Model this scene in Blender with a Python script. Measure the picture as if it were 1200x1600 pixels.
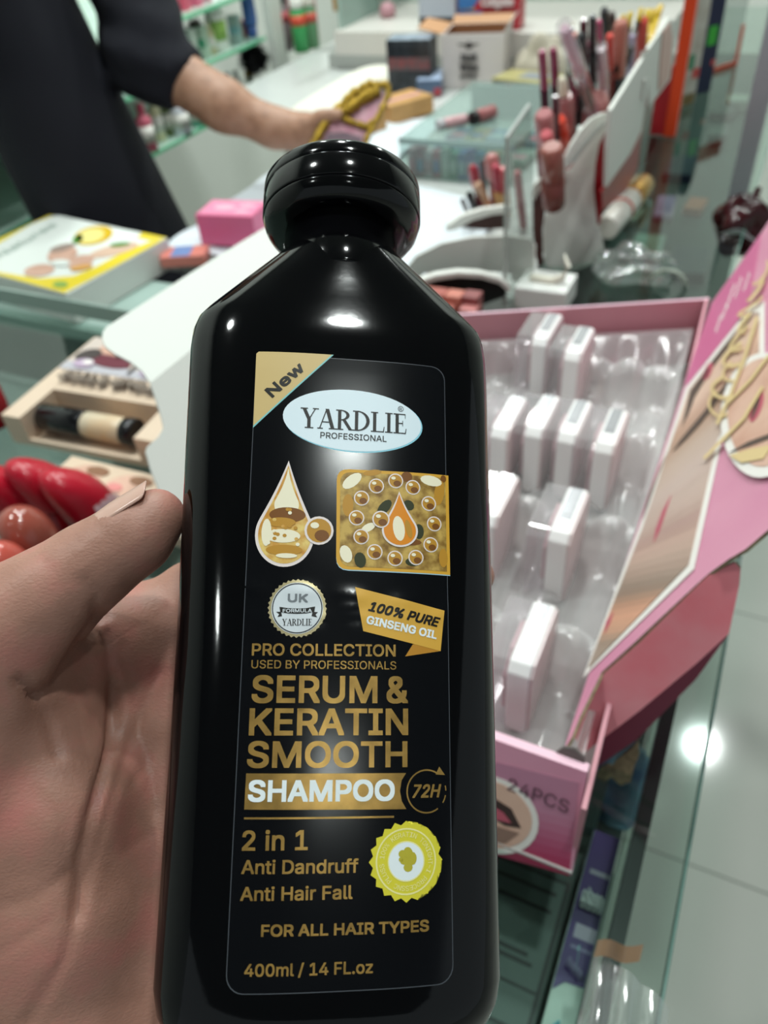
import bpy, bmesh, math, random, os
import numpy as np
from mathutils import Vector, Matrix, Euler
from mathutils.geometry import delaunay_2d_cdt
random.seed(7); rng = np.random.default_rng(7)
SC = bpy.context.scene; COL = SC.collection
for o in list(bpy.data.objects): bpy.data.objects.remove(o)
# ------------------------------------------------------------------ camera, world, lamps, exposure
R_ = math.radians
CAM_H = 1.40
RC = (Matrix.Rotation(R_(48), 3, 'X') @ Matrix.Rotation(R_(-6), 3, 'Z'))     # looking down 42 degrees, rolled 6
cam = bpy.data.cameras.new('camera'); camo = bpy.data.objects.new('camera', cam); COL.objects.link(camo)
camo.matrix_world = Matrix.Translation((0, 0, CAM_H)) @ RC.to_4x4()
cam.sensor_fit = 'VERTICAL'; cam.sensor_height = 32; cam.sensor_width = 24; cam.lens = 24
cam.clip_start = .01; cam.clip_end = 60
cam.dof.use_dof = True; cam.dof.focus_distance = .19; cam.dof.aperture_fstop = 12.0
SC.camera = camo
W = bpy.data.worlds.new('shop_air'); SC.world = W; W.use_nodes = True
W.node_tree.nodes['Background'].inputs[0].default_value = (.80, .92, .95, 1)
W.node_tree.nodes['Background'].inputs[1].default_value = .36
SC.view_settings.view_transform = 'Standard'; SC.view_settings.look = 'None'
SC.view_settings.gamma = 1; SC.view_settings.use_curve_mapping = False
SC.view_settings.exposure = 0.0
SC.cycles.use_denoising = True
SC.cycles.max_bounces = 9; SC.cycles.transparent_max_bounces = 16
SC.cycles.caustics_reflective = False; SC.cycles.caustics_refractive = False
LAMPS = [(1.77, 2.40), (2.36, 3.27), (.20, 1.30), (.50, -.31), (.49, -1.33), (-.75, .55), (-.30, 1.75), (.45, 2.6), (-1.0, 2.6), (-1.2, -.6), (.45, .35)]  # third and last spots are added to brighten the pink box and compacts
def lamp(x, y, p=15, size=.14, z=2.93):
    l = bpy.data.lights.new('ceiling_and_fill_spot', 'AREA'); l.shape = 'DISK'; l.size = size; l.energy = p; l.color = (.93, 1.0, .97)
    o = bpy.data.objects.new('ceiling_and_fill_spot', l); COL.objects.link(o); o.location = (x, y, z)
LP = [20, 16, 16, 3.2, 1.6, 12, 15, 20, 16, 2.5, 11]
LS = [.14, .14, .14, .08, .09, .14, .14, .14, .14, .14, .10]
for (x, y), p, s_ in zip(LAMPS, LP, LS): lamp(x, y, p, s_)
# ------------------------------------------------------------------ geometry of the place
SH = R_(29)                                          # the counters run 29 degrees to the right of straight ahead
E1 = Vector((math.sin(SH), math.cos(SH), 0)); E2 = Vector((math.cos(SH), -math.sin(SH), 0)); EZ = Vector((0, 0, 1))
ORG = Vector((.10, .097, 0)); CAMP = Vector((0, 0, CAM_H)); RZ = -SH; Z0 = .98
def S(a, b, z=0): return ORG + E2 * a + E1 * b + EZ * z
def toS(p): q = p - ORG; return Vector((q.dot(E2), q.dot(E1), p.z))
def ray(px, py): return RC @ Vector(((px - 600) / 1200, (800 - py) / 1200, -1))
def PZ(px, py, z=Z0): r = ray(px, py); return CAMP + r * ((z - CAM_H) / r.z)
def PD(px, py, d): return CAMP + ray(px, py) * d
def PP(px, py, p0, n): r = ray(px, py); return CAMP + r * ((p0 - CAMP).dot(n) / r.dot(n))
def PA(px, py, a): return PP(px, py, S(a, 0), E2)
def PB(px, py, b): return PP(px, py, S(0, b), E1)
def depth(p): return -(RC.transposed() @ (p - CAMP)).z
def PXM(p): return depth(p) / 1200                   # metres per photo pixel at p
# ------------------------------------------------------------------ materials
MATS = {}
def lin(c):
    if isinstance(c, str): c = tuple(int(c[i:i + 2], 16) / 255 for i in (0, 2, 4))
    return tuple((x / 12.92 if x <= .04045 else ((x + .055) / 1.055) ** 2.4) for x in c)
def mat(name, c='808080', rough=.5, metal=0., spec=.5, coat=0., alpha=1., trans=0., ior=1.45, noise=0., nscale=40., c2=None, bump=0., bscale=200., sss=0., emit=0., wave=None):
    if name in MATS: return MATS[name]
    m = bpy.data.materials.new(name); m.use_nodes = True; nt = m.node_tree; b = nt.nodes['Principled BSDF']
    I = b.inputs; L = lin(c); I['Base Color'].default_value = (*L, 1)
    I['Roughness'].default_value = rough; I['Metallic'].default_value = metal; I['Specular IOR Level'].default_value = spec
    I['Coat Weight'].default_value = coat; I['Coat Roughness'].default_value = .05; I['Alpha'].default_value = alpha
    I['Transmission Weight'].default_value = trans; I['IOR'].default_value = ior
    if sss: I['Subsurface Weight'].default_value = sss; I['Subsurface Radius'].default_value = (.006, .002, .001); I['Subsurface Scale'].default_value = 1
    if emit: I['Emission Color'].default_value = (*L, 1); I['Emission Strength'].default_value = emit
    tc = nt.nodes.new('ShaderNodeTexCoord')
    if noise or c2:
        n = nt.nodes.new('ShaderNodeTexNoise'); n.inputs['Scale'].default_value = nscale; n.inputs['Detail'].default_value = 4
        nt.links.new(tc.outputs['Object'], n.inputs['Vector'])
        r = nt.nodes.new('ShaderNodeValToRGB'); r.color_ramp.elements[0].position = .38; r.color_ramp.elements[1].position = .64
        d = lin(c2) if c2 else tuple(x * (1 - noise) for x in L)
        r.color_ramp.elements[0].color = (*L, 1); r.color_ramp.elements[1].color = (*d, 1)
        nt.links.new(n.outputs['Fac'], r.inputs['Fac']); nt.links.new(r.outputs['Color'], I['Base Color'])
    if bump:
        n2 = nt.nodes.new('ShaderNodeTexNoise'); n2.inputs['Scale'].default_value = bscale; n2.inputs['Detail'].default_value = 6
        nt.links.new(tc.outputs['Object'], n2.inputs['Vector'])
        bp = nt.nodes.new('ShaderNodeBump'); bp.inputs['Strength'].default_value = bump; bp.inputs['Distance'].default_value = .001
        nt.links.new(n2.outputs['Fac'], bp.inputs['Height']); nt.links.new(bp.outputs['Normal'], I['Normal'])
    MATS[name] = m; return m
def K(c, rough=.45, **k): return mat('print_' + c + '_%d' % int(rough * 100) + ''.join('%s%s' % i for i in k.items()), c, rough, **k)
def clear(name, tint='e8f4f0', gloss=.25, rough=.05, density=.0, fac=.5, film=False):
    """thin clear plastic or sheet glass: transparent, with a glossy film"""
    if name in MATS: return MATS[name]
    m = bpy.data.materials.new(name); m.use_nodes = True; nt = m.node_tree; nt.nodes.clear()
    o = nt.nodes.new('ShaderNodeOutputMaterial'); t = nt.nodes.new('ShaderNodeBsdfTransparent'); t.inputs[0].default_value = (*lin(tint), 1)
    g = nt.nodes.new('ShaderNodeBsdfGlossy'); g.inputs['Roughness'].default_value = rough; g.inputs[0].default_value = (1, 1, 1, 1)
    f = nt.nodes.new('ShaderNodeFresnel'); f.inputs[0].default_value = 1.45
    a = nt.nodes.new('ShaderNodeMath'); a.operation = 'MULTIPLY'; a.inputs[1].default_value = gloss / .25
    ge = nt.nodes.new('ShaderNodeNewGeometry'); iv_ = nt.nodes.new('ShaderNodeMath'); iv_.operation = 'SUBTRACT'; iv_.inputs[0].default_value = 1; nt.links.new(ge.outputs['Backfacing'], iv_.inputs[1])
    fm = nt.nodes.new('ShaderNodeMath'); fm.operation = 'MULTIPLY'; nt.links.new(f.outputs[0], fm.inputs[0]); nt.links.new(iv_.outputs[0], fm.inputs[1]); nt.links.new(fm.outputs[0], a.inputs[0])
    if film:                                   # one thin sheet: the same gloss from either side
        lw = nt.nodes.new('ShaderNodeLayerWeight'); pw = nt.nodes.new('ShaderNodeMath'); pw.operation = 'POWER'; pw.inputs[1].default_value = 4; nt.links.new(lw.outputs['Facing'], pw.inputs[0])
        sc_ = nt.nodes.new('ShaderNodeMath'); sc_.operation = 'MULTIPLY_ADD'; sc_.inputs[1].default_value = .8; sc_.inputs[2].default_value = .05; nt.links.new(pw.outputs[0], sc_.inputs[0]); nt.links.new(sc_.outputs[0], a.inputs[0])
    x = nt.nodes.new('ShaderNodeMixShader'); nt.links.new(a.outputs[0], x.inputs[0]); nt.links.new(t.outputs[0], x.inputs[1]); nt.links.new(g.outputs[0], x.inputs[2])
    last = x
    if density:
        d = nt.nodes.new('ShaderNodeBsdfDiffuse'); d.inputs[0].default_value = (*lin('e6e6e6' if fac > .4 else tint), 1)
        y = nt.nodes.new('ShaderNodeMixShader'); y.inputs[0].default_value = density
        nt.links.new(x.outputs[0], y.inputs[1]); nt.links.new(d.outputs[0], y.inputs[2]); last = y
    nt.links.new(last.outputs[0], o.inputs[0]); MATS[name] = m; return m
GLASS = clear('counter_glass', 'e9f1ee', .25, .02)
GLASS_EDGE = mat('glass_edge_green', '5f7f76', .15, spec=.6)
ACRYL = clear('clear_acrylic', 'e9ecea', .3, .04, .10)
PLAST = clear('clear_blister', 'f1eff0', .55, .08, .12)
WHITE = mat('white_plastic', 'e9e9e6', .35)
CARD = mat('white_card', 'd3d5cf', .6)
# ------------------------------------------------------------------ mesh helpers
class MB:
    def __init__(s): s.v, s.f, s.m, s.sm = [], [], [], []
    def add(s, vs, fs, m=0, T=None, smooth=False):
        n = len(s.v); s.v += [tuple(T @ Vector(v)) if T is not None else tuple(v) for v in vs]
        for f in fs: s.f.append([n + i for i in f]); s.m.append(m); s.sm.append(smooth)
        return s
    def box(s, lo, hi, m=0, T=None):
        (a, b, c), (d, e, f) = lo, hi
        return s.add([(a, b, c), (d, b, c), (d, e, c), (a, e, c), (a, b, f), (d, b, f), (d, e, f), (a, e, f)],
                     [(3, 2, 1, 0), (4, 5, 6, 7), (0, 1, 5, 4), (1, 2, 6, 5), (2, 3, 7, 6), (3, 0, 4, 7)], m, T)
    def prism(s, pts, n, th, m=0, mside=None):
        """polygon of 3-D points, thickened by th along n (centred at pts side: pts .. pts+n*th)"""
        n = Vector(n).normalized() * th; k = len(pts); P = [Vector(p) for p in pts]
        s.add([*P, *[p + n for p in P]], [tuple(range(k))[::-1], tuple(range(k, 2 * k))], m)
        b = len(s.v) - 2 * k
        for i in range(k):
            j = (i + 1) % k; s.f.append([b + i, b + j, b + k + j, b + k + i]); s.m.append(m if mside is None else mside); s.sm.append(False)
        return s
    def tube(s, pts, r, n=12, m=0, caps=True):
        P = [Vector(p) for p in pts]; k = len(P); r = r if hasattr(r, '__len__') else [r] * k
        ref = Vector((0, 0, 1)); vs = []
        for i, p in enumerate(P):
            t = (P[min(i + 1, k - 1)] - P[max(i - 1, 0)]).normalized()
            if abs(t.dot(ref)) > .95: ref = Vector((1, .1, 0)).normalized()
            u = t.cross(ref).normalized(); w = t.cross(u)
            vs += [p + (u * math.cos(2 * math.pi * j / n) + w * math.sin(2 * math.pi * j / n)) * r[i] for j in range(n)]
        fs = [(i * n + j, i * n + (j + 1) % n, (i + 1) * n + (j + 1) % n, (i + 1) * n + j) for i in range(k - 1) for j in range(n)]
        s.add(vs, fs, m, None, True)
        if caps: s.add(vs[:n], [tuple(range(n))], m); s.add(vs[-n:], [tuple(range(n))[::-1]], m)
        return s
    def lathe(s, prof, n=24, m=0, T=None, smooth=True, sx=1, sy=1):
        vs = [(r * math.cos(2 * math.pi * j / n) * sx, r * math.sin(2 * math.pi * j / n) * sy, z) for r, z in prof for j in range(n)]
        k = len(prof)
        fs = [(i * n + j, i * n + (j + 1) % n, (i + 1) * n + (j + 1) % n, (i + 1) * n + j) for i in range(k - 1) for j in range(n)]
        s.add(vs, fs, m, T, smooth); s.add(vs[:n], [tuple(range(n))[::-1]], m, T); s.add(vs[-n:], [tuple(range(n))], m, T); return s
    def grid(s, fn, nu, nv, m=0, smooth=True):
        vs = [fn(i / nu, j / nv) for i in range(nu + 1) for j in range(nv + 1)]
        fs = [(i * (nv + 1) + j, (i + 1) * (nv + 1) + j, (i + 1) * (nv + 1) + j + 1, i * (nv + 1) + j + 1) for i in range(nu) for j in range(nv)]
        return s.add(vs, fs, m, None, smooth)
    def build(s, name, ms, parent=None, loc=None, bevel=0, rotz=0, recalc=True, world=False):
        me = bpy.data.meshes.new(name)
        vs = s.v
        if world and parent is not None:                    # vertices given in world space
            iv = (Matrix.Translation(parent.location) @ parent.rotation_euler.to_matrix().to_4x4()).inverted()
            vs = [tuple(iv @ Vector(v)) for v in vs]
        elif world and loc is not None:
            iv = (Matrix.Translation(loc) @ Matrix.Rotation(rotz, 4, 'Z')).inverted(); vs = [tuple(iv @ Vector(v)) for v in vs]
        me.from_pydata(vs, [], s.f); ms = ms if isinstance(ms, (list, tuple)) else [ms]
        for x in ms: me.materials.append(x)
        for p, mi, sm in zip(me.polygons, s.m, s.sm): p.material_index = mi; p.use_smooth = sm
        if recalc:
            bm = bmesh.new(); bm.from_mesh(me); bmesh.ops.remove_doubles(bm, verts=bm.verts, dist=1e-7); bmesh.ops.recalc_face_normals(bm, faces=bm.faces); bm.to_mesh(me); bm.free()
        o = bpy.data.objects.new(name, me); COL.objects.link(o)
        if parent is not None: o.parent = parent
        if loc is not None: o.location = loc
        if rotz: o.rotation_euler = (0, 0, rotz)
        if bevel:
            bv = o.modifiers.new('bevel', 'BEVEL'); bv.width = bevel; bv.segments = 3; bv.limit_method = 'ANGLE'; bv.angle_limit = R_(40)
        return o
def tag(o, label=None, cat=None, group=None, kind=None):
    if label: o['label'] = label
    if cat: o['category'] = cat
    if group: o['group'] = group
    if kind: o['kind'] = kind
    return o
def thing(name, label, cat, loc=(0, 0, 0), rotz=0, group=None, rot=None):
    o = bpy.data.objects.new(name, None); COL.objects.link(o); o.location = loc; o.empty_display_size = .02
    o.rotation_euler = rot if rot is not None else (0, 0, rotz); return tag(o, label, cat, group)
def struct(name, mb, m, **k): return tag(mb.build(name, m, **k), kind='structure')
def dup(root, loc, rotz, label, group=None):
    r = root.copy(); COL.objects.link(r); r.location = loc; r.rotation_euler = (0, 0, rotz); r['label'] = label
    if group: r['group'] = group
    for ch in list(root.children):
        c = ch.copy(); COL.objects.link(c); c.parent = r
        for g in list(ch.children): d = g.copy(); COL.objects.link(d); d.parent = c
    return r
# text: the font that ships inside Blender (falls back to the built-in one)
FONT = None
try: FONT = bpy.data.fonts.load(os.path.join(bpy.utils.system_resource('DATAFILES'), 'fonts', 'Inter.woff2'))
except Exception: FONT = None
def text_mesh(s, bold=0., sp=1.0, shear=0., res=4, narrow=False):
    """flat glyph mesh, width and height normalised: x 0..1, y 0..1 = capital height; returns verts, faces"""
    cu = bpy.data.curves.new('glyphs', 'FONT'); cu.body = s; cu.resolution_u = res; cu.offset = bold; cu.space_character = sp; cu.shear = shear
    if FONT: cu.font = FONT
    cu.fill_mode = 'NONE'
    o = bpy.data.objects.new('glyphs', cu); COL.objects.link(o)
    dg = bpy.context.evaluated_depsgraph_get(); dg.update(); me = bpy.data.meshes.new_from_object(o.evaluated_get(dg))
    v = np.array([x.co[:2] for x in me.vertices]); nb = {}
    for e in me.edges: a, b = e.vertices; nb.setdefault(a, []).append(b); nb.setdefault(b, []).append(a)
    seen, loops = set(), []
    for a in range(len(v)):                       # trace every outline; each outer outline is filled on its own, less its holes
        if a in seen or a not in nb: continue
        L_, p, c = [a], None, a; seen.add(a)
        while True:
            n_ = [q for q in nb[c] if q != p and q not in seen]
            if not n_: break
            p, c = c, n_[0]; seen.add(c); L_.append(c)
        if len(L_) > 2:
            if L_[1] != min(nb[a], key=lambda q: (q - a) % len(v)): L_ = [L_[0]] + L_[:0:-1]
            loops.append(L_)
    ed = [(L_[k], L_[(k + 1) % len(L_)]) for L_ in loops for k in range(len(L_))]
    cv, _, cf, *_r = delaunay_2d_cdt([Vector(p) for p in v], ed, [], 0, 1e-6)
    V2 = np.array([tuple(p) for p in cv]); cf = [list(t) for t in cf]; ce = np.array([V2[t].mean(0) for t in cf]); a, b = v[[e[0] for e in ed]], v[[e[1] for e in ed]]
    x, y = ce[:, :1], ce[:, 1:]; up_ = (a[:, 1] <= y) & (b[:, 1] > y); dn = (a[:, 1] > y) & (b[:, 1] <= y); dy = np.where(b[:, 1] == a[:, 1], 1, b[:, 1] - a[:, 1]); xc = a[:, 0] + (y - a[:, 1]) / dy * (b[:, 0] - a[:, 0])
    wn = ((up_ & (xc > x)).astype(int) - (dn & (xc > x)).astype(int)).sum(1)
    f = [t for t, w_ in zip(cf, wn) if w_ != 0]; v = V2            # filled where the outlines wind round
    bpy.data.objects.remove(o); bpy.data.meshes.remove(me); bpy.data.curves.remove(cu)
    return v, f
_cap = {}
def cap_h(bold, shear=0.):
    k = round(bold, 4)
    if k not in _cap: v, _ = text_mesh('H', bold); _cap[k] = (v[:, 1].min(), v[:, 1].max())
    return _cap[k]
def put_text(mb, s, p0, p1, ch, lift, m=0, bold=0., sp=1., shear=0., mapf=None, res=4):
    """lays s with its baseline from p0 to p1 (2-D, in the surface's own plane), capitals ch high; mapf turns (x, y, lift) into 3-D.
    bold strokes are grown by laying the same glyphs again a hair to each side"""
    v, f = text_mesh(s, 0, sp, shear, res); lo, hi = cap_h(0)
    x0, x1 = v[:, 0].min(), v[:, 0].max(); p0 = np.array(p0, float); p1 = np.array(p1, float); d = p1 - p0; n = np.array([-d[1], d[0]]); n /= np.linalg.norm(n); u = d / np.linalg.norm(d)
    g = bold * ch; p0 = p0 + u * g; d = d - u * 2 * g
    uv = p0 + np.outer((v[:, 0] - x0) / (x1 - x0), d) + np.outer((v[:, 1] - lo) / (hi - lo) * (ch - 2 * g) + g, n)
    off = [(0, 0)] + ([(-1, -1), (0, -1), (1, -1), (1, 0), (1, 1), (0, 1), (-1, 1), (-1, 0)] if bold > .008 else [])
    for i, (a0, b0) in enumerate(off):
        q = uv + u * (a0 * g) + n * (b0 * g); mb.add([mapf(a, b, lift + i * .0011) for a, b in q], f, m)
# iso-surface of a distance field, for bodies and hands
def smin(a, b, k): h = np.clip(.5 + .5 * (b - a) / k, 0, 1); return b * (1 - h) + a * h - k * h * (1 - h)
def cone(P, a, b, ra, rb, sc=None):
    a = np.array(a, float); b = np.array(b, float)
    d = b - a; t = np.clip(((P - a) @ d) / max(d @ d, 1e-12), 0, 1); q = P - a - t[..., None] * d
    if sc is not None: q = q / np.array(sc)
    return np.sqrt((q * q).sum(-1)) - (ra + t * (rb - ra))
def chain(P, pts, k):
    out = None
    for (a, b) in zip(pts[:-1], pts[1:]):
        d = cone(P, a[:3], b[:3], a[3], b[3]); out = d if out is None else smin(out, d, k)
    return out
def isosurface(fn, lo, hi, h):
    ax = [np.arange(l, u + h, h) for l, u in zip(lo, hi)]; nx, ny, nz = map(len, ax)
    D = np.empty((nx, ny, nz), np.float32)
    Y, Z = np.meshgrid(ax[1], ax[2], indexing='ij')
    for i, x in enumerate(ax[0]): D[i] = fn(np.stack([np.full_like(Y, x), Y, Z], -1))
    s = D < 0; c = [s[i:nx - 1 + i, j:ny - 1 + j, k:nz - 1 + k] for i in (0, 1) for j in (0, 1) for k in (0, 1)]
    tot = sum(x.astype(np.int8) for x in c); cells = np.argwhere((tot > 0) & (tot < 8))
    idx = -np.ones((nx - 1, ny - 1, nz - 1), int); idx[tuple(cells.T)] = np.arange(len(cells))
    acc = np.zeros((len(cells), 3)); cnt = np.zeros(len(cells))
    for i in range(8):
        a = np.array([(i >> 2) & 1, (i >> 1) & 1, i & 1])
        for d in range(3):
            if a[d]: continue
            b = a.copy(); b[d] = 1
            da = D[tuple((cells + a).T)]; db = D[tuple((cells + b).T)]; x = (da < 0) != (db < 0)
            t = np.where(x, da / np.where(x, da - db, 1), 0); p = a + (b - a) * t[:, None]
            acc[x] += p[x]; cnt[x] += 1
    V = (cells + acc / cnt[:, None]) * h + np.array([a[0] for a in ax]); F = []
    for d in range(3):
        sl0 = [slice(None)] * 3; sl1 = [slice(None)] * 3; sl0[d] = slice(0, -1); sl1[d] = slice(1, None)
        e = np.argwhere(s[tuple(sl0)] != s[tuple(sl1)]); u, w = [(1, 2), (2, 0), (0, 1)][d]
        e = e[(e[:, u] > 0) & (e[:, w] > 0) & (e[:, u] < D.shape[u] - 1) & (e[:, w] < D.shape[w] - 1)]
        def g(du, dw): q = e.copy(); q[:, u] -= du; q[:, w] -= dw; return idx[tuple(q.T)]
        q = np.stack([g(0, 0), g(1, 0), g(1, 1), g(0, 1)], 1); ins = s[tuple(e.T)]
        q[~ins] = q[~ins][:, ::-1]; F.append(q)
    F = np.concatenate(F); F = F[(F >= 0).all(1)]
    return V, F
def np_mesh(name, V, F, m, parent=None, smooth_iter=0):
    me = bpy.data.meshes.new(name); me.from_pydata(V.tolist(), [], F.tolist())
    for x in (m if isinstance(m, list) else [m]): me.materials.append(x)
    me.polygons.foreach_set('use_smooth', [True] * len(me.polygons))
    o = bpy.data.objects.new(name, me); COL.objects.link(o)
    if parent is not None: o.parent = parent
    return o
def relax(V, F, it=2, lam=.5):
    e = np.concatenate([F[:, [0, 1]], F[:, [1, 2]], F[:, [2, 3]], F[:, [3, 0]]]); e = np.concatenate([e, e[:, ::-1]])
    n = np.bincount(e[:, 0], minlength=len(V))[:, None]
    for _ in range(it):
        a = np.stack([np.bincount(e[:, 0], V[e[:, 1], k], len(V)) for k in range(3)], 1) / np.maximum(n, 1); V = V + lam * (a - V)
    return V
def vnormals(V, F):
    n = np.cross(V[F[:, 2]] - V[F[:, 0]], V[F[:, 3]] - V[F[:, 1]]); N = np.zeros_like(V)
    for k in range(4): np.add.at(N, F[:, k], n)
    return N / np.maximum(np.linalg.norm(N, axis=1, keepdims=True), 1e-12)
# ------------------------------------------------------------------ the setting
def tile_material():
    m = bpy.data.materials.new('polished_floor_tile'); m.use_nodes = True; nt = m.node_tree; b = nt.nodes['Principled BSDF']
    tc = nt.nodes.new('ShaderNodeTexCoord'); br = nt.nodes.new('ShaderNodeTexBrick'); br.offset = 0; br.inputs['Scale'].default_value = 1
    br.inputs['Brick Width'].default_value = .62; br.inputs['Row Height'].default_value = .62; br.inputs['Mortar Size'].default_value = .002
    br.inputs['Color1'].default_value = (*lin('dcded5'), 1); br.inputs['Color2'].default_value = (*lin('d7dad1'), 1); br.inputs['Mortar'].default_value = (*lin('989c94'), 1)
    nt.links.new(tc.outputs['Object'], br.inputs['Vector'])
    n = nt.nodes.new('ShaderNodeTexNoise'); n.inputs['Scale'].default_value = 3; mx = nt.nodes.new('ShaderNodeMix'); mx.data_type = 'RGBA'; mx.blend_type = 'MULTIPLY'; mx.inputs[0].default_value = .18
    nt.links.new(tc.outputs['Object'], n.inputs['Vector']); nt.links.new(br.outputs['Color'], mx.inputs[6]); nt.links.new(n.outputs['Fac'], mx.inputs[7]); nt.links.new(mx.outputs[2], b.inputs['Base Color'])
    b.inputs['Roughness'].default_value = .09; b.inputs['Specular IOR Level'].default_value = .45; return m
j0 = toS(PZ(1087, 1354, 0))
fl = struct('floor', MB().box((-4, -4, -.05), (4, 5, 0)), tile_material(), loc=S(.30, j0.y, 0), rotz=RZ)
struct('ceiling', MB().box((-4, -4, 0), (4, 5, .05)), mat('ceiling_paint', '707372', .8), loc=S(.30, j0.y, 3.0), rotz=RZ)
WALLP = mat('wall_paint', 'd9ddd6', .7)
struct('wall_left', MB().box((-1.75, -3.5, 0), (-1.70, 4.2, 3)), WALLP, loc=S(0, 0, 0), rotz=RZ)
struct('wall_back', MB().box((-1.75, 3.4, 0), (3.5, 3.45, 3)), WALLP, loc=S(0, 0, 0), rotz=RZ)
# ------------------------------------------------------------------ the near glass counter (customer side)
DARK = mat('black_metal_trim', '0a0d0f', .3, spec=.5)
INNER = mat('counter_inside_grey', '8d9491', .5)
def slab_local(t, name, a0, a1, b0, b1, z0, z1, m, **k): return MB().box((a0, b0, z0), (a1, b1, z1)).build(name, m, t, **k)
nc = thing('glass_counter', 'near glass-topped showcase counter carrying the pink display box', 'counter', S(0, 0, 0), RZ)
MB().box((-1.3, -.40, Z0 - .008), (0, .455, Z0)).box((-.415, .455, Z0 - .008), (0, .5945, Z0)).build('glass_top', GLASS, nc)
MB().box((0, -.40, Z0 - .0081), (.0015, .5945, Z0 + .0001)).box((-1.3, -.4015, Z0 - .0081), (.0015, -.40, Z0 + .0001)).build('glass_edge', GLASS_EDGE, nc)
xb = toS(PZ(975, 1480, Z0 - .012)).x
MB().box((xb - .008, -.40, Z0 - .034), (xb, .455, Z0 - .010)).build('frame_rail', DARK, nc)
MB().box((xb - .0115, -.40, .12), (xb - .0085, .455, Z0 - .010)).build('front_pane', GLASS, nc)
MB().box((-1.28, -.38, .884), (xb - .012, .44, .889)).build('inner_shelf', INNER, nc)
MB().box((-1.3, -.40, .0), (xb - .01, .455, .12)).build('plinth', DARK, nc)
# the counter behind it, a little higher, with a thick glass edge
bc = thing('glass_counter', 'higher glass counter with thick green edge carrying the yellow box', 'counter', S(0, 0, 0), RZ)
ZB = .965
slab_local(bc, 'glass_top', -1.6, -.42, .4625, .60, ZB - .016, ZB, [mat('back_glass_top', '9fb5ad', .06, spec=.6)])
MB().box((-1.6, .4585, Z0 + .006), (-.42, .4622, 1.0052)).build('glass_lip', mat('pale_glass_lip', '9db0a8', .12, spec=.6), bc)
MB().box((-1.58, .48, 0), (-.44, .595, ZB - .017)).build('cabinet_base', INNER, bc)
# the inner counter under the white sheet
ic = thing('shop_counter', 'white inner counter under the white cloth sheet', 'counter', S(0, 0, 0), RZ)
MB().box((-.795, .66, Z0 - .03), (-.28, 1.62, Z0 - .004)).box((-1.17, 1.30, Z0 - .03), (-.795, 1.62, Z0 - .004)).box((-1.17, 1.62, Z0 - .03), (-1.02, 2.02, Z0 - .004)).build('worktop', mat('speckled_worktop', 'c6c9c6', .3, noise=.12, nscale=120), ic)
MB().box((-.78, .68, 0), (-.31, 1.6, Z0 - .03)).build('cabinet_base', mat('counter_laminate', 'b9bdba', .5), ic)
# the far part of the showcase, running on along the right
fc = thing('glass_counter', 'far showcase counter with lip gloss stands on it', 'counter', S(0, 0, 0), RZ)
slab_local(fc, 'glass_top', -.275, -.062, .60, 2.3, Z0 - .010, Z0 - .002, [clear('far_glass', 'dfece7', .25, .03)])
MB().box((-.062, .60, Z0 - .0101), (-.0605, 2.3, Z0 - .0019)).build('glass_edge', GLASS_EDGE, fc)
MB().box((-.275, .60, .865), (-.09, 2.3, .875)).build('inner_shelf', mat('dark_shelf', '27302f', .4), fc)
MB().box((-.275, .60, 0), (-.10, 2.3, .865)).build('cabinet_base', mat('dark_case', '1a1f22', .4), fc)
MB().box((-.090, .945, Z0 - .0018), (-.068, .965, 1.55)).build('corner_post', mat('brushed_steel', 'a9adb2', .3, metal=.6), fc)
# ------------------------------------------------------------------ the shampoo bottle (held in the hand, tilted)
def rotxyz(a, b, c): return Matrix.Rotation(c, 3, 'Z') @ Matrix.Rotation(b, 3, 'Y') @ Matrix.Rotation(a, 3, 'X')
BM = rotxyz(-0.24678, 0.13765, -0.03958); BT = Vector((-.008543, -.03162, -.18299))
BW = Matrix.Translation(CAMP + RC @ BT) @ (RC @ BM).to_4x4()
BWi = BW.inverted()
def lerp_tab(t, y):
    if y <= t[0][0]: return t[0][1]
    for (a, u), (b, w) in zip(t[:-1], t[1:]):
        if y <= b: return u + (w - u) * (y - a) / (b - a)
    return t[-1][1]
HW = [(-90.5, 26), (-89.5, 31), (-88, 34.5), (-85, 37.6), (-81, 39.6), (-76, 40.5), (0, 40.8), (70, 41.6), (80, 41.8), (86, 41.4), (89.5, 40.3), (92, 38.4), (95, 35.6), (98.5, 32.2), (103, 27.8), (108, 22.8), (112, 18.8), (114, 17)]
HD = [(-90.5, 9), (-89.5, 12.5), (-88, 15), (-85, 17.2), (-81, 18.6), (-76, 19), (70, 19), (78, 18.95), (83, 18.7), (88, 18.1), (95, 17.2), (105, 16.2), (112, 15.4), (114, 15)]
NE = [(-90, 2.8), (70, 3.1), (90, 2.8), (105, 2.3), (112, 2.05)]
CX = [(-90, -1.2), (0, -1), (114, -2)]
def front_z(x, y):
    hw, hd, n, cx = lerp_tab(HW, y), lerp_tab(HD, y), lerp_tab(NE, y), lerp_tab(CX, y); u = min(abs(x - cx) / hw, .999)
    return -19 + hd * (1 - u ** n) ** (1 / n)
def wrinkle(x, y):
    r = .26 * math.exp(-((y - 11.5 + .07 * x) / 1.9) ** 2) * (.5 + .5 * math.sin(x * .5 + 1)) + .16 * math.exp(-((y - 6.3 - .05 * x) / 1.7) ** 2) * (.5 + .5 * math.sin(x * .6))
    return r
def LB(px, py):
    """photo pixel -> (x, y) in mm on the label's curved surface"""
    d = BWi.to_3x3() @ ray(px, py); o = BWi @ CAMP * 1000; z = 0
    for _ in range(6): q = o + d * ((z - o.z) / d.z); z = front_z(q.x, q.y)
    return (q.x, q.y)
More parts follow.
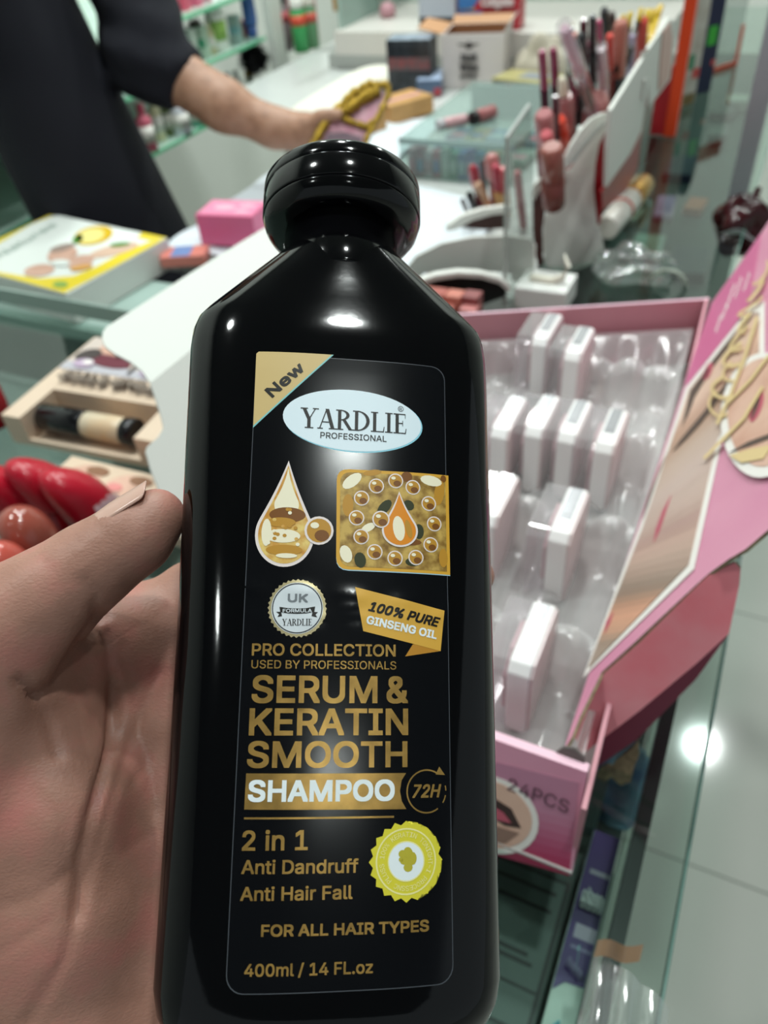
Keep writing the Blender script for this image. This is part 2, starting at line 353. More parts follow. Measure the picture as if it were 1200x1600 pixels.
def LZ(px, py, z):
    d = BWi.to_3x3() @ ray(px, py); o = BWi @ CAMP * 1000; q = o + d * ((z - o.z) / d.z); return (q.x, q.y, z)
def on_label(x, y, lift): return (x / 1000, y / 1000, (front_z(x, y) + wrinkle(x, y) + lift) / 1000)
bottle = thing('shampoo_bottle', 'black plastic shampoo bottle with gold lettered label, held upright in the hand', 'bottle')
bottle.matrix_world = BW
BLACK = mat('gloss_black_plastic', '050507', .07, spec=.45, bump=.006, bscale=500)
mb = MB(); ys = [-90.5, -89.5, -88, -86.5, -85, -83, -81, -78.5, -76, -60, -40, -20, 0, 20, 40, 60, 70, 75, 80, 83, 86, 88, 89.5, 91, 92.5, 95, 98.5, 103, 108, 112, 114]; NS = 128
vs = []
for y in ys:
    hw, hd, n, cx = lerp_tab(HW, y), lerp_tab(HD, y), lerp_tab(NE, y), lerp_tab(CX, y)
    for j in range(NS):
        t = 2 * math.pi * j / NS; c, s_ = math.cos(t), math.sin(t); r = (abs(c) ** n + abs(s_) ** n) ** (-1 / n)
        vs.append(((cx + hw * c * r) / 1000, y / 1000, (-19 + hd * s_ * r) / 1000))
fs = [(i * NS + j, i * NS + (j + 1) % NS, (i + 1) * NS + (j + 1) % NS, (i + 1) * NS + j) for i in range(len(ys) - 1) for j in range(NS)]
mb.add(vs, fs, 0, None, True); mb.add(vs[:NS], [tuple(range(NS))]); mb.add(vs[-NS:], [tuple(range(NS))])
mb.build('body', BLACK, bottle)
TC = Matrix.Translation((-.0021, 0, -.019)) @ Matrix.Rotation(-math.pi / 2, 4, 'X')
mm = lambda prof: [(r / 1000, y / 1000) for r, y in prof]
cap = MB().lathe(mm([(16.4, 104), (16.6, 104.3), (16.7, 105), (16.7, 121.4)]), 96, 0, TC).lathe(mm([(16.6, 120.9), (18.2, 121.0), (20.0, 121.4), (21.6, 122.3), (22.7, 123.8), (23.25, 125.6), (23.35, 126.3)]), 96, 0, TC).lathe(mm([(23.35, 126.4), (23.55, 126.5), (23.65, 126.8), (23.65, 133.0), (23.5, 133.4)]), 96, 0, TC).build('cap', mat('cap_black_plastic', '060608', .10, spec=.5), bottle)
MB().lathe(mm([(23.2, 133.2), (23.55, 133.6), (23.6, 134.2), (23.5, 136.6), (22.9, 137.6), (21, 138.4), (12, 139.2), (.5, 139.4)]), 96, 0, TC).build('flip_lid', MATS['cap_black_plastic'], cap)
# ---- the label
def rrect(x0, y0, x1, y1, r, n=6):
    P = []
    for cx, cy, a in ((x1 - r, y1 - r, 0), (x0 + r, y1 - r, 90), (x0 + r, y0 + r, 180), (x1 - r, y0 + r, 270)):
        P += [(cx + r * math.cos(R_(a + 90 * i / n)), cy + r * math.sin(R_(a + 90 * i / n))) for i in range(n + 1)]
    return P
def decal(mb, poly, lift, m=0, step=1.4):
    """fills a 2-D polygon, cuts it fine and wraps it on the label"""
    bm = bmesh.new(); f = bm.faces.new([bm.verts.new((x, y, 0)) for x, y in poly]); bmesh.ops.triangulate(bm, faces=bm.faces)
    for _ in range(8):
        es = [e for e in bm.edges if e.calc_length() > step]
        if not es: break
        bmesh.ops.subdivide_edges(bm, edges=es, cuts=1); bmesh.ops.triangulate(bm, faces=bm.faces)
    bm.verts.index_update(); mb.add([on_label(v.co.x, v.co.y, lift) for v in bm.verts], [[v.index for v in f.verts] for f in bm.faces], m, None, True); bm.free()
def dpx(mb, pts, lift, m=0, **k): decal(mb, [LB(*p) for p in pts], lift, m, **k)
def ell(cx, cy, rx, ry, n=40, tilt=0, a0=0, a1=360):
    c, s_ = math.cos(R_(tilt)), math.sin(R_(tilt))
    return [(cx + rx * math.cos(t) * c - ry * math.sin(t) * s_, cy + rx * math.cos(t) * s_ + ry * math.sin(t) * c) for t in (R_(a0 + (a1 - a0) * i / n) for i in range(n if a1 - a0 == 360 else n + 1))]
def ring(mb, cx, cy, r0, r1, lift, m=0, a0=0, a1=360, n=48):
    A = ell(cx, cy, r0, r0, n, 0, a0, a1); B = ell(cx, cy, r1, r1, n, 0, a0, a1); k = len(A); full = a1 - a0 == 360
    mb.add([on_label(*p, lift) for p in A + B], [(i, (i + 1) % k, k + (i + 1) % k, k + i) for i in range(k if full else k - 1)], m)
LABEL = mat('black_sticker_film', '090a0e', .16, spec=.5)
lr = rrect(-24.9, -73.7, 24.9, 73.7, 3.6)
lab = MB(); decal(lab, lr, .07, step=1.6); lab = lab.build('label', LABEL, bottle)
lr, li = ([q for a, b in zip(R_0, R_0[1:] + R_0[:1]) for q in [(a[0] + (b[0] - a[0]) * t / max(1, int(math.dist(a, b) / 1.5)), a[1] + (b[1] - a[1]) * t / max(1, int(math.dist(a, b) / 1.5))) for t in range(max(1, int(math.dist(a, b) / 1.5)))]] for R_0 in (lr, [(x * 24.72 / 24.9, y * 73.52 / 73.7) for x, y in lr])); k = len(lr)
MB().add([on_label(*p, .085) for p in lr + li], [(i, (i + 1) % k, k + (i + 1) % k, k + i) for i in range(k)]).build('sticker_rim', mat('sticker_edge_film', '4c5056', .3), lab)
GOLD = mat('gold_foil', 'cfa55c', .27, metal=.62, noise=.3, nscale=220)
GOLDF = mat('gold_print', 'd8b878', .45, spec=.4)
AMBER = mat('amber_print', 'd9a437', .4); INK = mat('black_ink', '15130f', .4); WINK = mat('white_ink', 'e8f1f4', .35)
ZA = lambda x, y: (360 + x / 3.158, 530 + y / 3.158)
ZBx = lambda x, y: (360 + x / 3.158, 880 + y / 3.158)
ZC = lambda x, y: (340 + x / 2.857, 1180 + y / 2.857)
def tpx(mb, s, p0, p1, hpx, lift=.2, m=0, **k):
    a, b = LB(*p0), LB(*p1); c = LB(p0[0], p0[1] - hpx); ch = math.hypot(c[0] - a[0], c[1] - a[1])
    put_text(mb, s, a, b, ch, lift, m, mapf=on_label, **k)
# corner flash with the word New
mb = MB(); dpx(mb, [ZA(128, 72), ZA(140, 62), ZA(510, 78), ZA(112, 438)], .11, 0); dpx(mb, [ZA(510, 78), ZA(500, 77.5), ZA(112, 428), ZA(112, 438)], .13, 2)
tpx(mb, 'New', ZA(207, 292), ZA(372, 150), 17.5, .17, 1, bold=.05)
mb.build('corner_flash', [mat('tan_print', 'cfb47a', .4), INK, mat('teal_line', '7fc3c4', .4)], lab)
# white oval with the name
mb = MB(); oc = LB(551.6, 657); orx = abs(LB(659.5, 660)[0] - LB(443.5, 652)[0]) / 2; ory = abs(LB(552, 609.5)[1] - LB(552, 704.5)[1]) / 2
decal(mb, ell(*oc, orx, ory, 56, -2), .12, 0); decal(mb, ell(oc[0] + .25, oc[1] - .25, orx + .1, ory + .1, 56, -2), .10, 2)
def serif(s, p0, p1, hpx, mb, lift, m):
    th, tn, sr = .17, .05, .05
    def stem(x, w, y0=0., y1=1.): return [(x, y0), (x + w, y0), (x + w, y1), (x, y1)]
    def sf(x, w, y): return [(x, y), (x + w, y), (x + w, y + sr), (x, y + sr)]
    def dia(x0, y0, x1, y1, w): return [(x0, y0), (x0 + w, y0), (x1 + w, y1), (x1, y1)]
    def bowl(x, y0, y1, rx, w0, w1):
        cy, ry = (y0 + y1) / 2, (y1 - y0) / 2; n = 14; out = [(x + rx * math.sin(math.pi * i / n), cy + ry * math.cos(math.pi * i / n)) for i in range(n + 1)]
        inn = [(x + (rx - w1) * math.sin(math.pi * i / n), cy + (ry - w0) * math.cos(math.pi * i / n)) for i in range(n + 1)]
        return [[out[i], out[i + 1], inn[i + 1], inn[i]] for i in range(n)]
    G = {'Y': (.80, [dia(.30, .45, 0.05, 1, th), dia(.37, .45, .66, 1, tn), stem(.31, th * .9, 0, .5), sf(.2, .4, 0), sf(-.02, .34, .95), sf(.55, .28, .95)]),
         'A': (.84, [dia(.06, 0, .38, 1, tn), dia(.62, 0, .34, 1, th), [(.2, .32), (.6, .32), (.6, .37), (.2, .37)], sf(-.02, .26, 0), sf(.52, .38, 0)]),
         'R': (.80, [stem(.1, th * .9), sf(0, .36, 0), sf(0, .3, .95), *bowl(.22, .47, 1, .42, .05, .15), dia(.62, 0, .3, .5, th), sf(.62, .24, 0)]),
         'D': (.86, [stem(.1, th * .9), sf(0, .3, 0), sf(0, .3, .95), *bowl(.22, 0, 1, .58, .05, .16)]),
         'L': (.68, [stem(.1, th * .9), sf(0, .34, .95), [(0, 0), (.62, 0), (.62, .05), (0, .05)], [(.57, 0), (.62, 0), (.65, .28), (.62, .28)]]),
         'I': (.40, [stem(.1, th * .9), sf(0, .36, 0), sf(0, .36, .95)]),
         'E': (.70, [stem(.1, th * .9), [(0, 0), (.6, 0), (.6, .05), (0, .05)], [(0, .95), (.58, .95), (.58, 1), (0, 1)], [(.2, .49), (.45, .49), (.45, .54), (.2, .54)], [(.55, 0), (.6, 0), (.63, .26), (.6, .26)], [(.55, 1), (.58, 1), (.58, .76), (.56, .76)], [(.43, .38), (.46, .38), (.46, .65), (.43, .65)]])}
    tot = sum(G[c][0] for c in s); x = 0; a = np.array(LB(*p0)); d = np.array(LB(*p1)) - a; c = np.array(LB(p0[0], p0[1] - hpx)); h = np.linalg.norm(c - a); n = np.array([-d[1], d[0]]) / np.linalg.norm(d)
    for ch in s:
        w, ps = G[ch]
        for q in ps: mb.add([on_label(*(a + d * ((x + u) / tot) + n * v * h), lift) for u, v in q], [tuple(range(len(q)))], m)
        x += w
serif('YARDLIE', ZA(345, 437), ZA(875, 470), 31.5, mb, .2, 1)
tpx(mb, 'PROFESSIONAL', ZA(443, 488), ZA(770, 508), 9.3, .2, 1, bold=.012)
r_ = LB(*ZA(840, 345)); ring(mb, *r_, .62, .75, .2, 1, n=20); tpx(mb, 'R', ZA(834, 352), ZA(846, 352.5), 4, .2, 1)
mb.build('brand_oval', [mat('pale_blue_white_print', 'dfeef6', .35), INK, mat('cyan_line', '8fd0e2', .4)], lab)
# oil drop picture
def drop_poly(tip, c, rx, ry, n=30):
    """teardrop: tip above, round bowl of radii rx, ry about c (label mm)"""
    P = []
    for i in range(n + 1):
        t = R_(150 + 240 * i / n); P.append((c[0] + rx * math.cos(t), c[1] + ry * math.sin(t)))
    q0, q1 = P[0], P[-1]
    def bz(a, b, s): return [((1 - t) * a[0] + t * b[0] + s * math.sin(math.pi * t), (1 - t) * a[1] + t * b[1]) for t in (i / 6 for i in range(1, 6))]
    return [tip] + bz(tip, q0, .35) + P + bz(q1, tip, -.35)
def ball(mb, c, r, lift, ring_m, amb, dk, hi):
    decal(mb, ell(*c, r, r, 20), lift, ring_m); decal(mb, ell(*c, r * .84, r * .84, 18), lift + .03, amb)
    decal(mb, ell(c[0] + r * .2, c[1] - r * .35, r * .5, r * .4, 14), lift + .06, dk); decal(mb, ell(c[0] - r * .3, c[1] + r * .35, r * .3, r * .22, 12), lift + .09, hi)
PM = [mat('drop_rim_print', 'e9ddd9', .35), mat('honey_print', 'c98d3a', .35, c2='e8cc7a', nscale=260), mat('brown_print', '7a4a16', .4), mat('cream_print', 'f4ecd0', .35), mat('ochre_print', 'bd8a2e', .4), mat('olive_print', '2f3416', .5), AMBER, mat('ginseng_photo_print', 'c9a758', .4, c2='7d5a20', nscale=300), mat('flame_print', 'e08a1e', .35), mat('sky_line_print', 'a8cfe0', .4)]
mb = MB(); tip = LB(*ZA(288, 600)); cc = LB(*ZA(268, 965)); rx = abs(LB(*ZA(412, 965))[0] - LB(*ZA(120, 965))[0]) / 2; ry = abs(cc[1] - LB(*ZA(268, 1124))[1])
decal(mb, drop_poly(tip, cc, rx, ry), .11, 0); decal(mb, drop_poly((tip[0], tip[1] - 1.2), cc, rx * .9, ry * .9), .14, 1)
decal(mb, drop_poly((tip[0], tip[1] - 2), (cc[0] + .2, cc[1] + 7.5), rx * .42, 3), .17, 3)
decal(mb, ell(cc[0] + .5, cc[1] + 5, rx * .62, 1.9, 24), .18, 2); decal(mb, ell(cc[0] - .5, cc[1] - .3, rx * .6, 1.7, 24), .20, 3); decal(mb, ell(cc[0] - 1, cc[1] + 3.1, rx * .5, 1.2, 20), .21, 4)
decal(mb, ell(cc[0], cc[1] - 3.8, rx * .62, 1.3, 24), .20, 4); decal(mb, ell(cc[0] - rx * .62, cc[1] + .5, 1.2, 3.4, 20), .22, 3); decal(mb, ell(cc[0] + .6, cc[1] - 5.2, 2.6, .6, 16), .22, 3)
for i in range(16):
    a_, b_ = rng.uniform(-1, 1, 2); decal(mb, ell(cc[0] + a_ * rx * .6, cc[1] + 2 + b_ * 4.4, .5, .45, 8), .235, int(rng.choice([1, 3, 4])))
bc_ = LB(*ZA(437, 945)); ball(mb, bc_, abs(LB(*ZA(509, 945))[0] - bc_[0]), .25, 0, 4, 2, 3)
mb.build('oil_drop_picture', PM, lab)
# ginseng picture
mb = MB(); q = [LB(*ZA(*p)) for p in ((525, 640), (1075, 674), (1084, 1164), (521, 1135))]
def corner(a, b, c, r):
    a, b, c = map(np.array, (a, b, c)); u = (a - b) / np.linalg.norm(a - b); w = (c - b) / np.linalg.norm(c - b); return [tuple((1 - t) ** 2 * (b + u * r) + 2 * t * (1 - t) * b + t * t * (b + w * r)) for t in (0, .25, .5, .75, 1)]
pg = corner(q[3], q[0], q[1], 3) + [q[1], q[2]] + corner(q[2], q[3], q[0], 3); pc = np.mean(q, 0)
decal(mb, [tuple(np.array(p) + (0, -.25)) for p in pg], .10, 9); decal(mb, pg, .12, 6); decal(mb, [tuple(pc + (np.array(p) - pc) * .94) for p in pg], .15, 7)
for (x, y, w, h, t, mm_) in ((600, 700, 60, 30, 40, 3), (640, 1090, 30, 40, 10, 5), (900, 1100, 40, 22, 0, 5), (1030, 760, 28, 70, -10, 4), (990, 700, 60, 28, -8, 3), (870, 680, 30, 28, 0, 2), (760, 830, 50, 26, 50, 5), (880, 820, 30, 26, -40, 5), (930, 950, 26, 40, 0, 5), (580, 820, 28, 60, 0, 4), (570, 1060, 30, 46, 20, 3), (1050, 1080, 24, 50, 0, 4), (680, 930, 40, 20, 30, 3), (860, 1000, 90, 20, 0, 2), (700, 660, 50, 16, 10, 4), (1050, 690, 16, 20, 0, 2)):
    c_ = LB(*ZA(x, y)); s_ = .0485; decal(mb, ell(*c_, w * s_, h * s_, 14, t), .17 + .002 * (x % 7), mm_)
for (x, y) in ((720, 725), (815, 700), (900, 732), (647, 785), (622, 882), (978, 812), (1005, 912), (645, 975), (712, 1050), (812, 1082), (915, 1078), (988, 1015)): ball(mb, LB(*ZA(x, y)), 1.95, .2, 0, 4, 2, 3)
tip = LB(*ZA(832, 752)); cc = LB(*ZA(836, 945)); decal(mb, drop_poly(tip, cc, 4.6, 4.2), .30, 0); decal(mb, drop_poly((tip[0], tip[1] - .7), cc, 4.1, 3.7), .33, 8); decal(mb, ell(cc[0] - .3, cc[1] + .5, 1.5, 3.2, 18, 8), .36, 3); decal(mb, ell(cc[0] + 2.2, cc[1] + .5, .8, 2.4, 14, 14), .36, 4)
ball(mb, LB(*ZA(742, 890)), 2.2, .34, 0, 4, 2, 3)
mb.build('ginseng_picture', PM, lab)
# round seal with the word FORMULA
mb = MB(); sc_ = LB(*ZBx(330, 222)); sr_ = abs(LB(*ZBx(472, 222))[0] - LB(*ZBx(188, 222))[0]) / 2
P = [(sc_[0] + sr_ * (1 + .03 * (-1) ** i) * math.cos(2 * math.pi * i / 72), sc_[1] + sr_ * (1 + .03 * (-1) ** i) * math.sin(2 * math.pi * i / 72)) for i in range(72)]
decal(mb, P, .11, 0); decal(mb, ell(*sc_, sr_ * .9, sr_ * .9), .14, 1); ring(mb, *sc_, sr_ * .84, sr_ * .875, .17, 2)
dpx(mb, [ZBx(225, 240), ZBx(250, 240), ZBx(255, 262), ZBx(232, 266), ZBx(240, 252)], .18, 2); dpx(mb, [ZBx(405, 240), ZBx(432, 242), ZBx(420, 254), ZBx(428, 268), ZBx(400, 262)], .18, 2)
dpx(mb, [ZBx(242, 216), ZBx(285, 222), ZBx(330, 224), ZBx(375, 222), ZBx(418, 214), ZBx(414, 240), ZBx(375, 248), ZBx(330, 250), ZBx(285, 248), ZBx(246, 242)], .2, 2)
tpx(mb, 'FORMULA', ZBx(258, 244), ZBx(402, 243), 5.6, .26, 1, bold=.035); tpx(mb, 'UK', ZBx(282, 192), ZBx(382, 194), 13, .2, 3, bold=.05)
serif('YARDLIE', ZBx(255, 308), ZBx(404, 308), 10.5, mb, .2, 2)
mb.build('formula_seal', [mat('pale_gold_print', 'cdbf94', .3, metal=.6), mat('silver_white_print', 'd6dde2', .3), INK, mat('grey_print', '7d8388', .4)], lab)
# folded amber ribbon
mb = MB(); dpx(mb, [ZBx(900, 400), ZBx(862, 460), ZBx(1036, 434), ZBx(1040, 395)], .10, 3); dpx(mb, [ZBx(615, 118), ZBx(1055, 235), ZBx(1037, 434), ZBx(655, 335)], .13, 0)
tpx(mb, '100% PURE', ZBx(678, 235), ZBx(1028, 318), 15.5, .2, 1, bold=.05, shear=.25); tpx(mb, 'GINSENG OIL', ZBx(668, 298), ZBx(1015, 376), 13, .2, 2, bold=.05)
mb.build('ribbon_flash', [mat('ribbon_amber_print', 'd8a744', .4), INK, WINK, mat('ribbon_fold_print', 'b9812a', .4)], lab)
# foil lettering
mb = MB()
for s_, p0, p1, h, b in (('PRO COLLECTION', ZBx(105, 456), ZBx(815, 461), 19, .03), ('USED BY PROFESSIONALS', ZBx(103, 519), ZBx(818, 525), 13, .012), ('SERUM', ZBx(103, 689), ZBx(725, 691), 43, .036), ('&', ZBx(770, 691), ZBx(877, 691), 42, .036), ('KERATIN', ZBx(90, 850), ZBx(877, 848), 42.5, .036), ('SMOOTH', ZBx(80, 1009), ZBx(873, 1006), 41.5, .036),
        ('2 in 1', ZC(108, 426), ZC(402, 423), 31.5, .03), ('Anti Dandruff', ZC(105, 530), ZC(628, 524), 22, .03), ('Anti Hair Fall', ZC(100, 650), ZC(602, 641), 22, .03), ('FOR ALL HAIR TYPES', ZC(193, 810), ZC(943, 785), 19, .045), ('400ml / 14 FL.oz', ZC(118, 988), ZC(693, 972), 20, .03)):
    tpx(mb, s_, p0, p1, h, .15, 0, bold=b)
tpx(mb, '72H', ZBx(897, 1158), ZBx(1040, 1155), 21, .15, 0, bold=.035, shear=.25)
dpx(mb, [ZC(118, 277), ZC(787, 270), ZC(787, 279), ZC(118, 286)], .12, 0)
rc = LB(*ZBx(968, 1125)); rr_ = abs(LB(*ZBx(868, 1125))[0] - rc[0]); ring(mb, *rc, rr_ * .93, rr_, .13, 0, 55, 305); ring(mb, *rc, rr_ * .94, rr_, .13, 0, 326, 348, 8); ring(mb, *rc, rr_ * .94, rr_, .13, 0, 0, 14, 8)
dpx(mb, [ZBx(1030, 1003), ZBx(1058, 1045), ZBx(1012, 1042)], .14, 0)
mb.build('foil_lettering', GOLD, lab)['label'] = 'gold foil lettering'
mb = MB(); dpx(mb, [ZBx(78, 1037), ZBx(867, 1035), ZBx(845, 1070), ZBx(836, 1124), ZBx(846, 1175), ZBx(868, 1213), ZBx(68, 1215)], .11, 0)
tpx(mb, 'SHAMPOO', ZBx(85, 1177), ZBx(810, 1172), 34, .2, 1, bold=.045)
mb.build('name_banner', [GOLD, WINK], lab)
# yellow sun seal
mb = MB(); yc = LB(*ZC(842, 473)); yr = abs(LB(*ZC(1006, 473))[0] - LB(*ZC(678, 473))[0]) / 2
P = []
for i in range(20):
    for f_, r_ in ((0, 1.0), (.5, .9)): t = 2 * math.pi * (i + f_) / 20; P.append((yc[0] + yr * r_ * math.cos(t), yc[1] + yr * r_ * math.sin(t)))
decal(mb, P, .11, 0); ring(mb, *yc, yr * .78, yr * .82, .14, 1); decal(mb, ell(*yc, yr * .47, yr * .47), .14, 2); ring(mb, *yc, yr * .47, yr * .5, .15, 1)
for i, ch in enumerate('PLUSS 100% KERATIN TONIGHT-I PROCESSNC'):
    if ch == ' ': continue
    t = R_(225 - i * 9.2); r1 = yr * .60; u = np.array((math.sin(t), -math.cos(t))); c_ = np.array((yc[0] + r1 * math.cos(t), yc[1] + r1 * math.sin(t))); put_text(mb, ch, c_ - u * .38, c_ + u * .38, 1.05, .15, 1, mapf=on_label, res=1)
for (x, y, w, h, t) in ((825, 440, 18, 16, 0), (850, 435, 20, 24, 20), (870, 460, 18, 26, 0), (840, 470, 26, 16, 10), (850, 500, 20, 18, 0), (820, 465, 12, 10, 0)):
    c_ = LB(*ZC(x, y)); decal(mb, ell(*c_, w * .053, h * .053, 12, t), .17 + .003 * (x % 5), 3)
mb.build('sun_seal', [mat('seal_yellow_print', 'd9cf3a', .4), mat('seal_pale_print', 'efe9a0', .4), WINK, mat('seal_olive_print', 'b8ad38', .4)], lab)
# ------------------------------------------------------------------ the hand that holds it
def J(px, py, z, r): return (*LZ(px, py, z), r)
thumb = [J(247, 806, -17, 7.2), J(210, 838, -18, 9.0), J(140, 886, -20, 10.3), J(70, 940, -23, 12.5), J(10, 990, -27, 16), J(-60, 1180, -38, 21), J(-20, 1600, -60, 28)]
palm = [[J(110, 1080, -56, 14), J(110, 1300, -62, 16), J(100, 1600, -66, 20)], [J(225, 975, -60, 12), J(190, 1250, -62, 15), J(150, 1700, -66, 22)], [J(320, 950, -60, 13), J(310, 1300, -62, 16), J(280, 1700, -66, 22)], [J(430, 970, -58, 12), J(420, 1650, -64, 18)], [J(520, 1080, -57, 12), J(500, 1600, -62, 17)]]
then = [J(60, 1150, -41, 15), J(85, 1260, -45, 19), J(95, 1420, -52, 22), J(100, 1650, -62, 24)]
web = [J(50, 1030, -40, 14), J(150, 1010, -52, 13), J(240, 985, -60, 12)]
fing = [[J(300, 930, -60, 11), J(470, 885, -51, 9.5), J(640, 885, -48, 8.5), J(738, 900, -41, 6.9)], [J(360, 1010, -60, 11), J(500, 1000, -51, 9.5), J(650, 1005, -48, 8.7), J(728, 1010, -42, 7)],
        [J(420, 1110, -58, 11), J(520, 1110, -50, 9), J(640, 1110, -47, 8.3), J(722, 1112, -42, 6.8)], [J(470, 1210, -57, 10), J(540, 1210, -49, 8), J(630, 1205, -46, 7), J(700, 1200, -42, 6)]]
arm = [J(130, 1650, -66, 26), J(60, 1900, -80, 26), J(-60, 2400, -110, 30)]
def hand_sdf(P):
    d = chain(P, palm[0], 9)
    for q in palm[1:]: d = smin(d, chain(P, q, 9), 10)
    d = smin(d, chain(P, then, 8), 7); d = smin(d, chain(P, web, 8), 8); d = smin(d, chain(P, arm, 12), 14)
    d = smin(d, chain(P, thumb, 6), 5)
    for q in fing: d = smin(d, chain(P, q, 5), 3)
    return d
V, F = isosurface(hand_sdf, (-150, -150, -118), (52, 48, 6), 1.5)
V = relax(V, F, 3, .5); N = vnormals(V, F)
BMn = np.array(BWi.to_3x3()); cl = np.array(BWi @ CAMP) * 1000
# photo positions of the vertices, to press in the palm's creases where they run
bw = np.array(BW); Pw = (V / 1000) @ bw[:3, :3].T + bw[:3, 3]; Pc = (Pw - np.array(CAMP)) @ np.array(RC); U = np.stack([600 + 1200 * Pc[:, 0] / -Pc[:, 2], 800 - 1200 * Pc[:, 1] / -Pc[:, 2]], 1)
facing = ((cl - V) * N).sum(1) > 0
def crease(pts, depth_, w):
    best = np.full(len(U), 1e9); pts = np.array(pts, float)
    for a, b in zip(pts[:-1], pts[1:]):
        d = b - a; t = np.clip(((U - a) @ d) / (d @ d), 0, 1); q = U - a - t[:, None] * d; best = np.minimum(best, np.hypot(q[:, 0], q[:, 1]))
    return np.where(facing, depth_ * np.exp(-(best / w) ** 2), 0)
dsp = np.zeros(len(V))
for pts, dp, w in (([(30, 1065), (55, 1090), (85, 1075), (130, 1000), (160, 960)], 1.8, 9), ([(55, 1090), (75, 1125), (90, 1180)], 1.1, 8), ([(165, 990), (180, 1080), (178, 1160), (150, 1260), (125, 1350), (120, 1430)], 2.0, 10), ([(182, 1060), (172, 1180), (140, 1280)], 1.0, 7),
                   ([(190, 1010), (215, 1120), (245, 1270)], .7, 7), ([(250, 1050), (200, 1170), (150, 1330), (100, 1500), (40, 1600)], .8, 8), ([(180, 1120), (160, 1060), (120, 1020)], .5, 6), ([(0, 1420), (60, 1400), (110, 1360)], .5, 6), ([(60, 1240), (100, 1290), (105, 1380)], .4, 7), ([(0, 1490), (80, 1440)], .4, 6),
                   ([(130, 905), (150, 930), (145, 960)], 1.0, 6), ([(110, 835), (125, 850)], .5, 4), ([(95, 845), (108, 862)], .5, 4), ([(150, 815), (160, 830)], .3, 4), ([(60, 870), (78, 890)], .4, 5), ([(205, 1230), (250, 1160)], .4, 5), ([(195, 1330), (240, 1300)], .4, 5)):
    dsp += crease(pts, dp, w)
V = V - N * dsp[:, None]; V = relax(V, F, 1, .35)
def skin_material(name, base, red, dark):
    m = bpy.data.materials.new(name); m.use_nodes = True; nt = m.node_tree; b = nt.nodes['Principled BSDF']; tc = nt.nodes.new('ShaderNodeTexCoord')
    n = nt.nodes.new('ShaderNodeTexNoise'); n.inputs['Scale'].default_value = 60; n.inputs['Detail'].default_value = 5; nt.links.new(tc.outputs['Object'], n.inputs[0])
    r = nt.nodes.new('ShaderNodeValToRGB'); r.color_ramp.elements[0].position = .3; r.color_ramp.elements[1].position = .72; r.color_ramp.elements[0].color = (*lin(dark), 1); r.color_ramp.elements[1].color = (*lin(red), 1); e = r.color_ramp.elements.new(.5); e.color = (*lin(base), 1)
    nt.links.new(n.outputs[0], r.inputs[0]); nt.links.new(r.outputs[0], b.inputs['Base Color'])
    v = nt.nodes.new('ShaderNodeTexVoronoi'); v.feature = 'DISTANCE_TO_EDGE'; v.inputs['Scale'].default_value = 620; mp = nt.nodes.new('ShaderNodeMapping'); mp.inputs['Scale'].default_value = (1, 1.6, 1); nt.links.new(tc.outputs['Object'], mp.inputs[0]); nt.links.new(mp.outputs[0], v.inputs['Vector'])
    n2 = nt.nodes.new('ShaderNodeTexNoise'); n2.inputs['Scale'].default_value = 900; nt.links.new(tc.outputs['Object'], n2.inputs[0])
    ad = nt.nodes.new('ShaderNodeMath'); ad.operation = 'ADD'; nt.links.new(v.outputs['Distance'], ad.inputs[0]); nt.links.new(n2.outputs[0], ad.inputs[1])
    bp = nt.nodes.new('ShaderNodeBump'); bp.inputs['Strength'].default_value = .15; bp.inputs['Distance'].default_value = .0006; nt.links.new(ad.outputs[0], bp.inputs['Height']); nt.links.new(bp.outputs[0], b.inputs['Normal'])
    b.inputs['Roughness'].default_value = .48; b.inputs['Specular IOR Level'].default_value = .4; b.inputs['Subsurface Weight'].default_value = .12; b.inputs['Subsurface Radius'].default_value = (.004, .0015, .0008); b.inputs['Subsurface Scale'].default_value = 1
    return m
hand = thing('hand', 'bare left hand of a person holding the black bottle, thumb at its left side', 'person'); hand.matrix_world = BW
np_mesh('palm_and_fingers', V / 1000, F, skin_material('hand_skin', 'aa7d6d', 'bc7a70', '9a7060'), hand)
# thumb nail: a thin curved plate on the upper side of the thumb's last joint
A0 = np.array(LZ(178, 850, -18)); A1 = np.array(LZ(254, 797, -16.5)); ax = (A1 - A0) / np.linalg.norm(A1 - A0); up = np.array((-.55, .80, .42)); up -= ax * (up @ ax); up /= np.linalg.norm(up); sd = np.cross(ax, up)
def nail(u, v):
    t = (v - .5) * 1.55 * (1 - .35 * max(0, (u - .82) / .18) ** 2) * (1 - .35 * max(0, (.15 - u) / .15) ** 2); L_ = np.linalg.norm(A1 - A0); r = 9.2 - .95 * u + .5 * min(u * 3, 1)
    p = A0 + ax * (L_ * (.02 + 1.06 * u) - 1.5 * abs(v - .5) ** 2 * 4 * (u - .3)) + (up * math.cos(t) + sd * math.sin(t)) * r - up * .1
    return tuple(p / 1000)
nl = MB().grid(nail, 16, 14).build('thumb_nail', mat('nail_pink', 'c9a091', .25, spec=.5, sss=.1), hand); sm = nl.modifiers.new('thick', 'SOLIDIFY'); sm.thickness = .0003
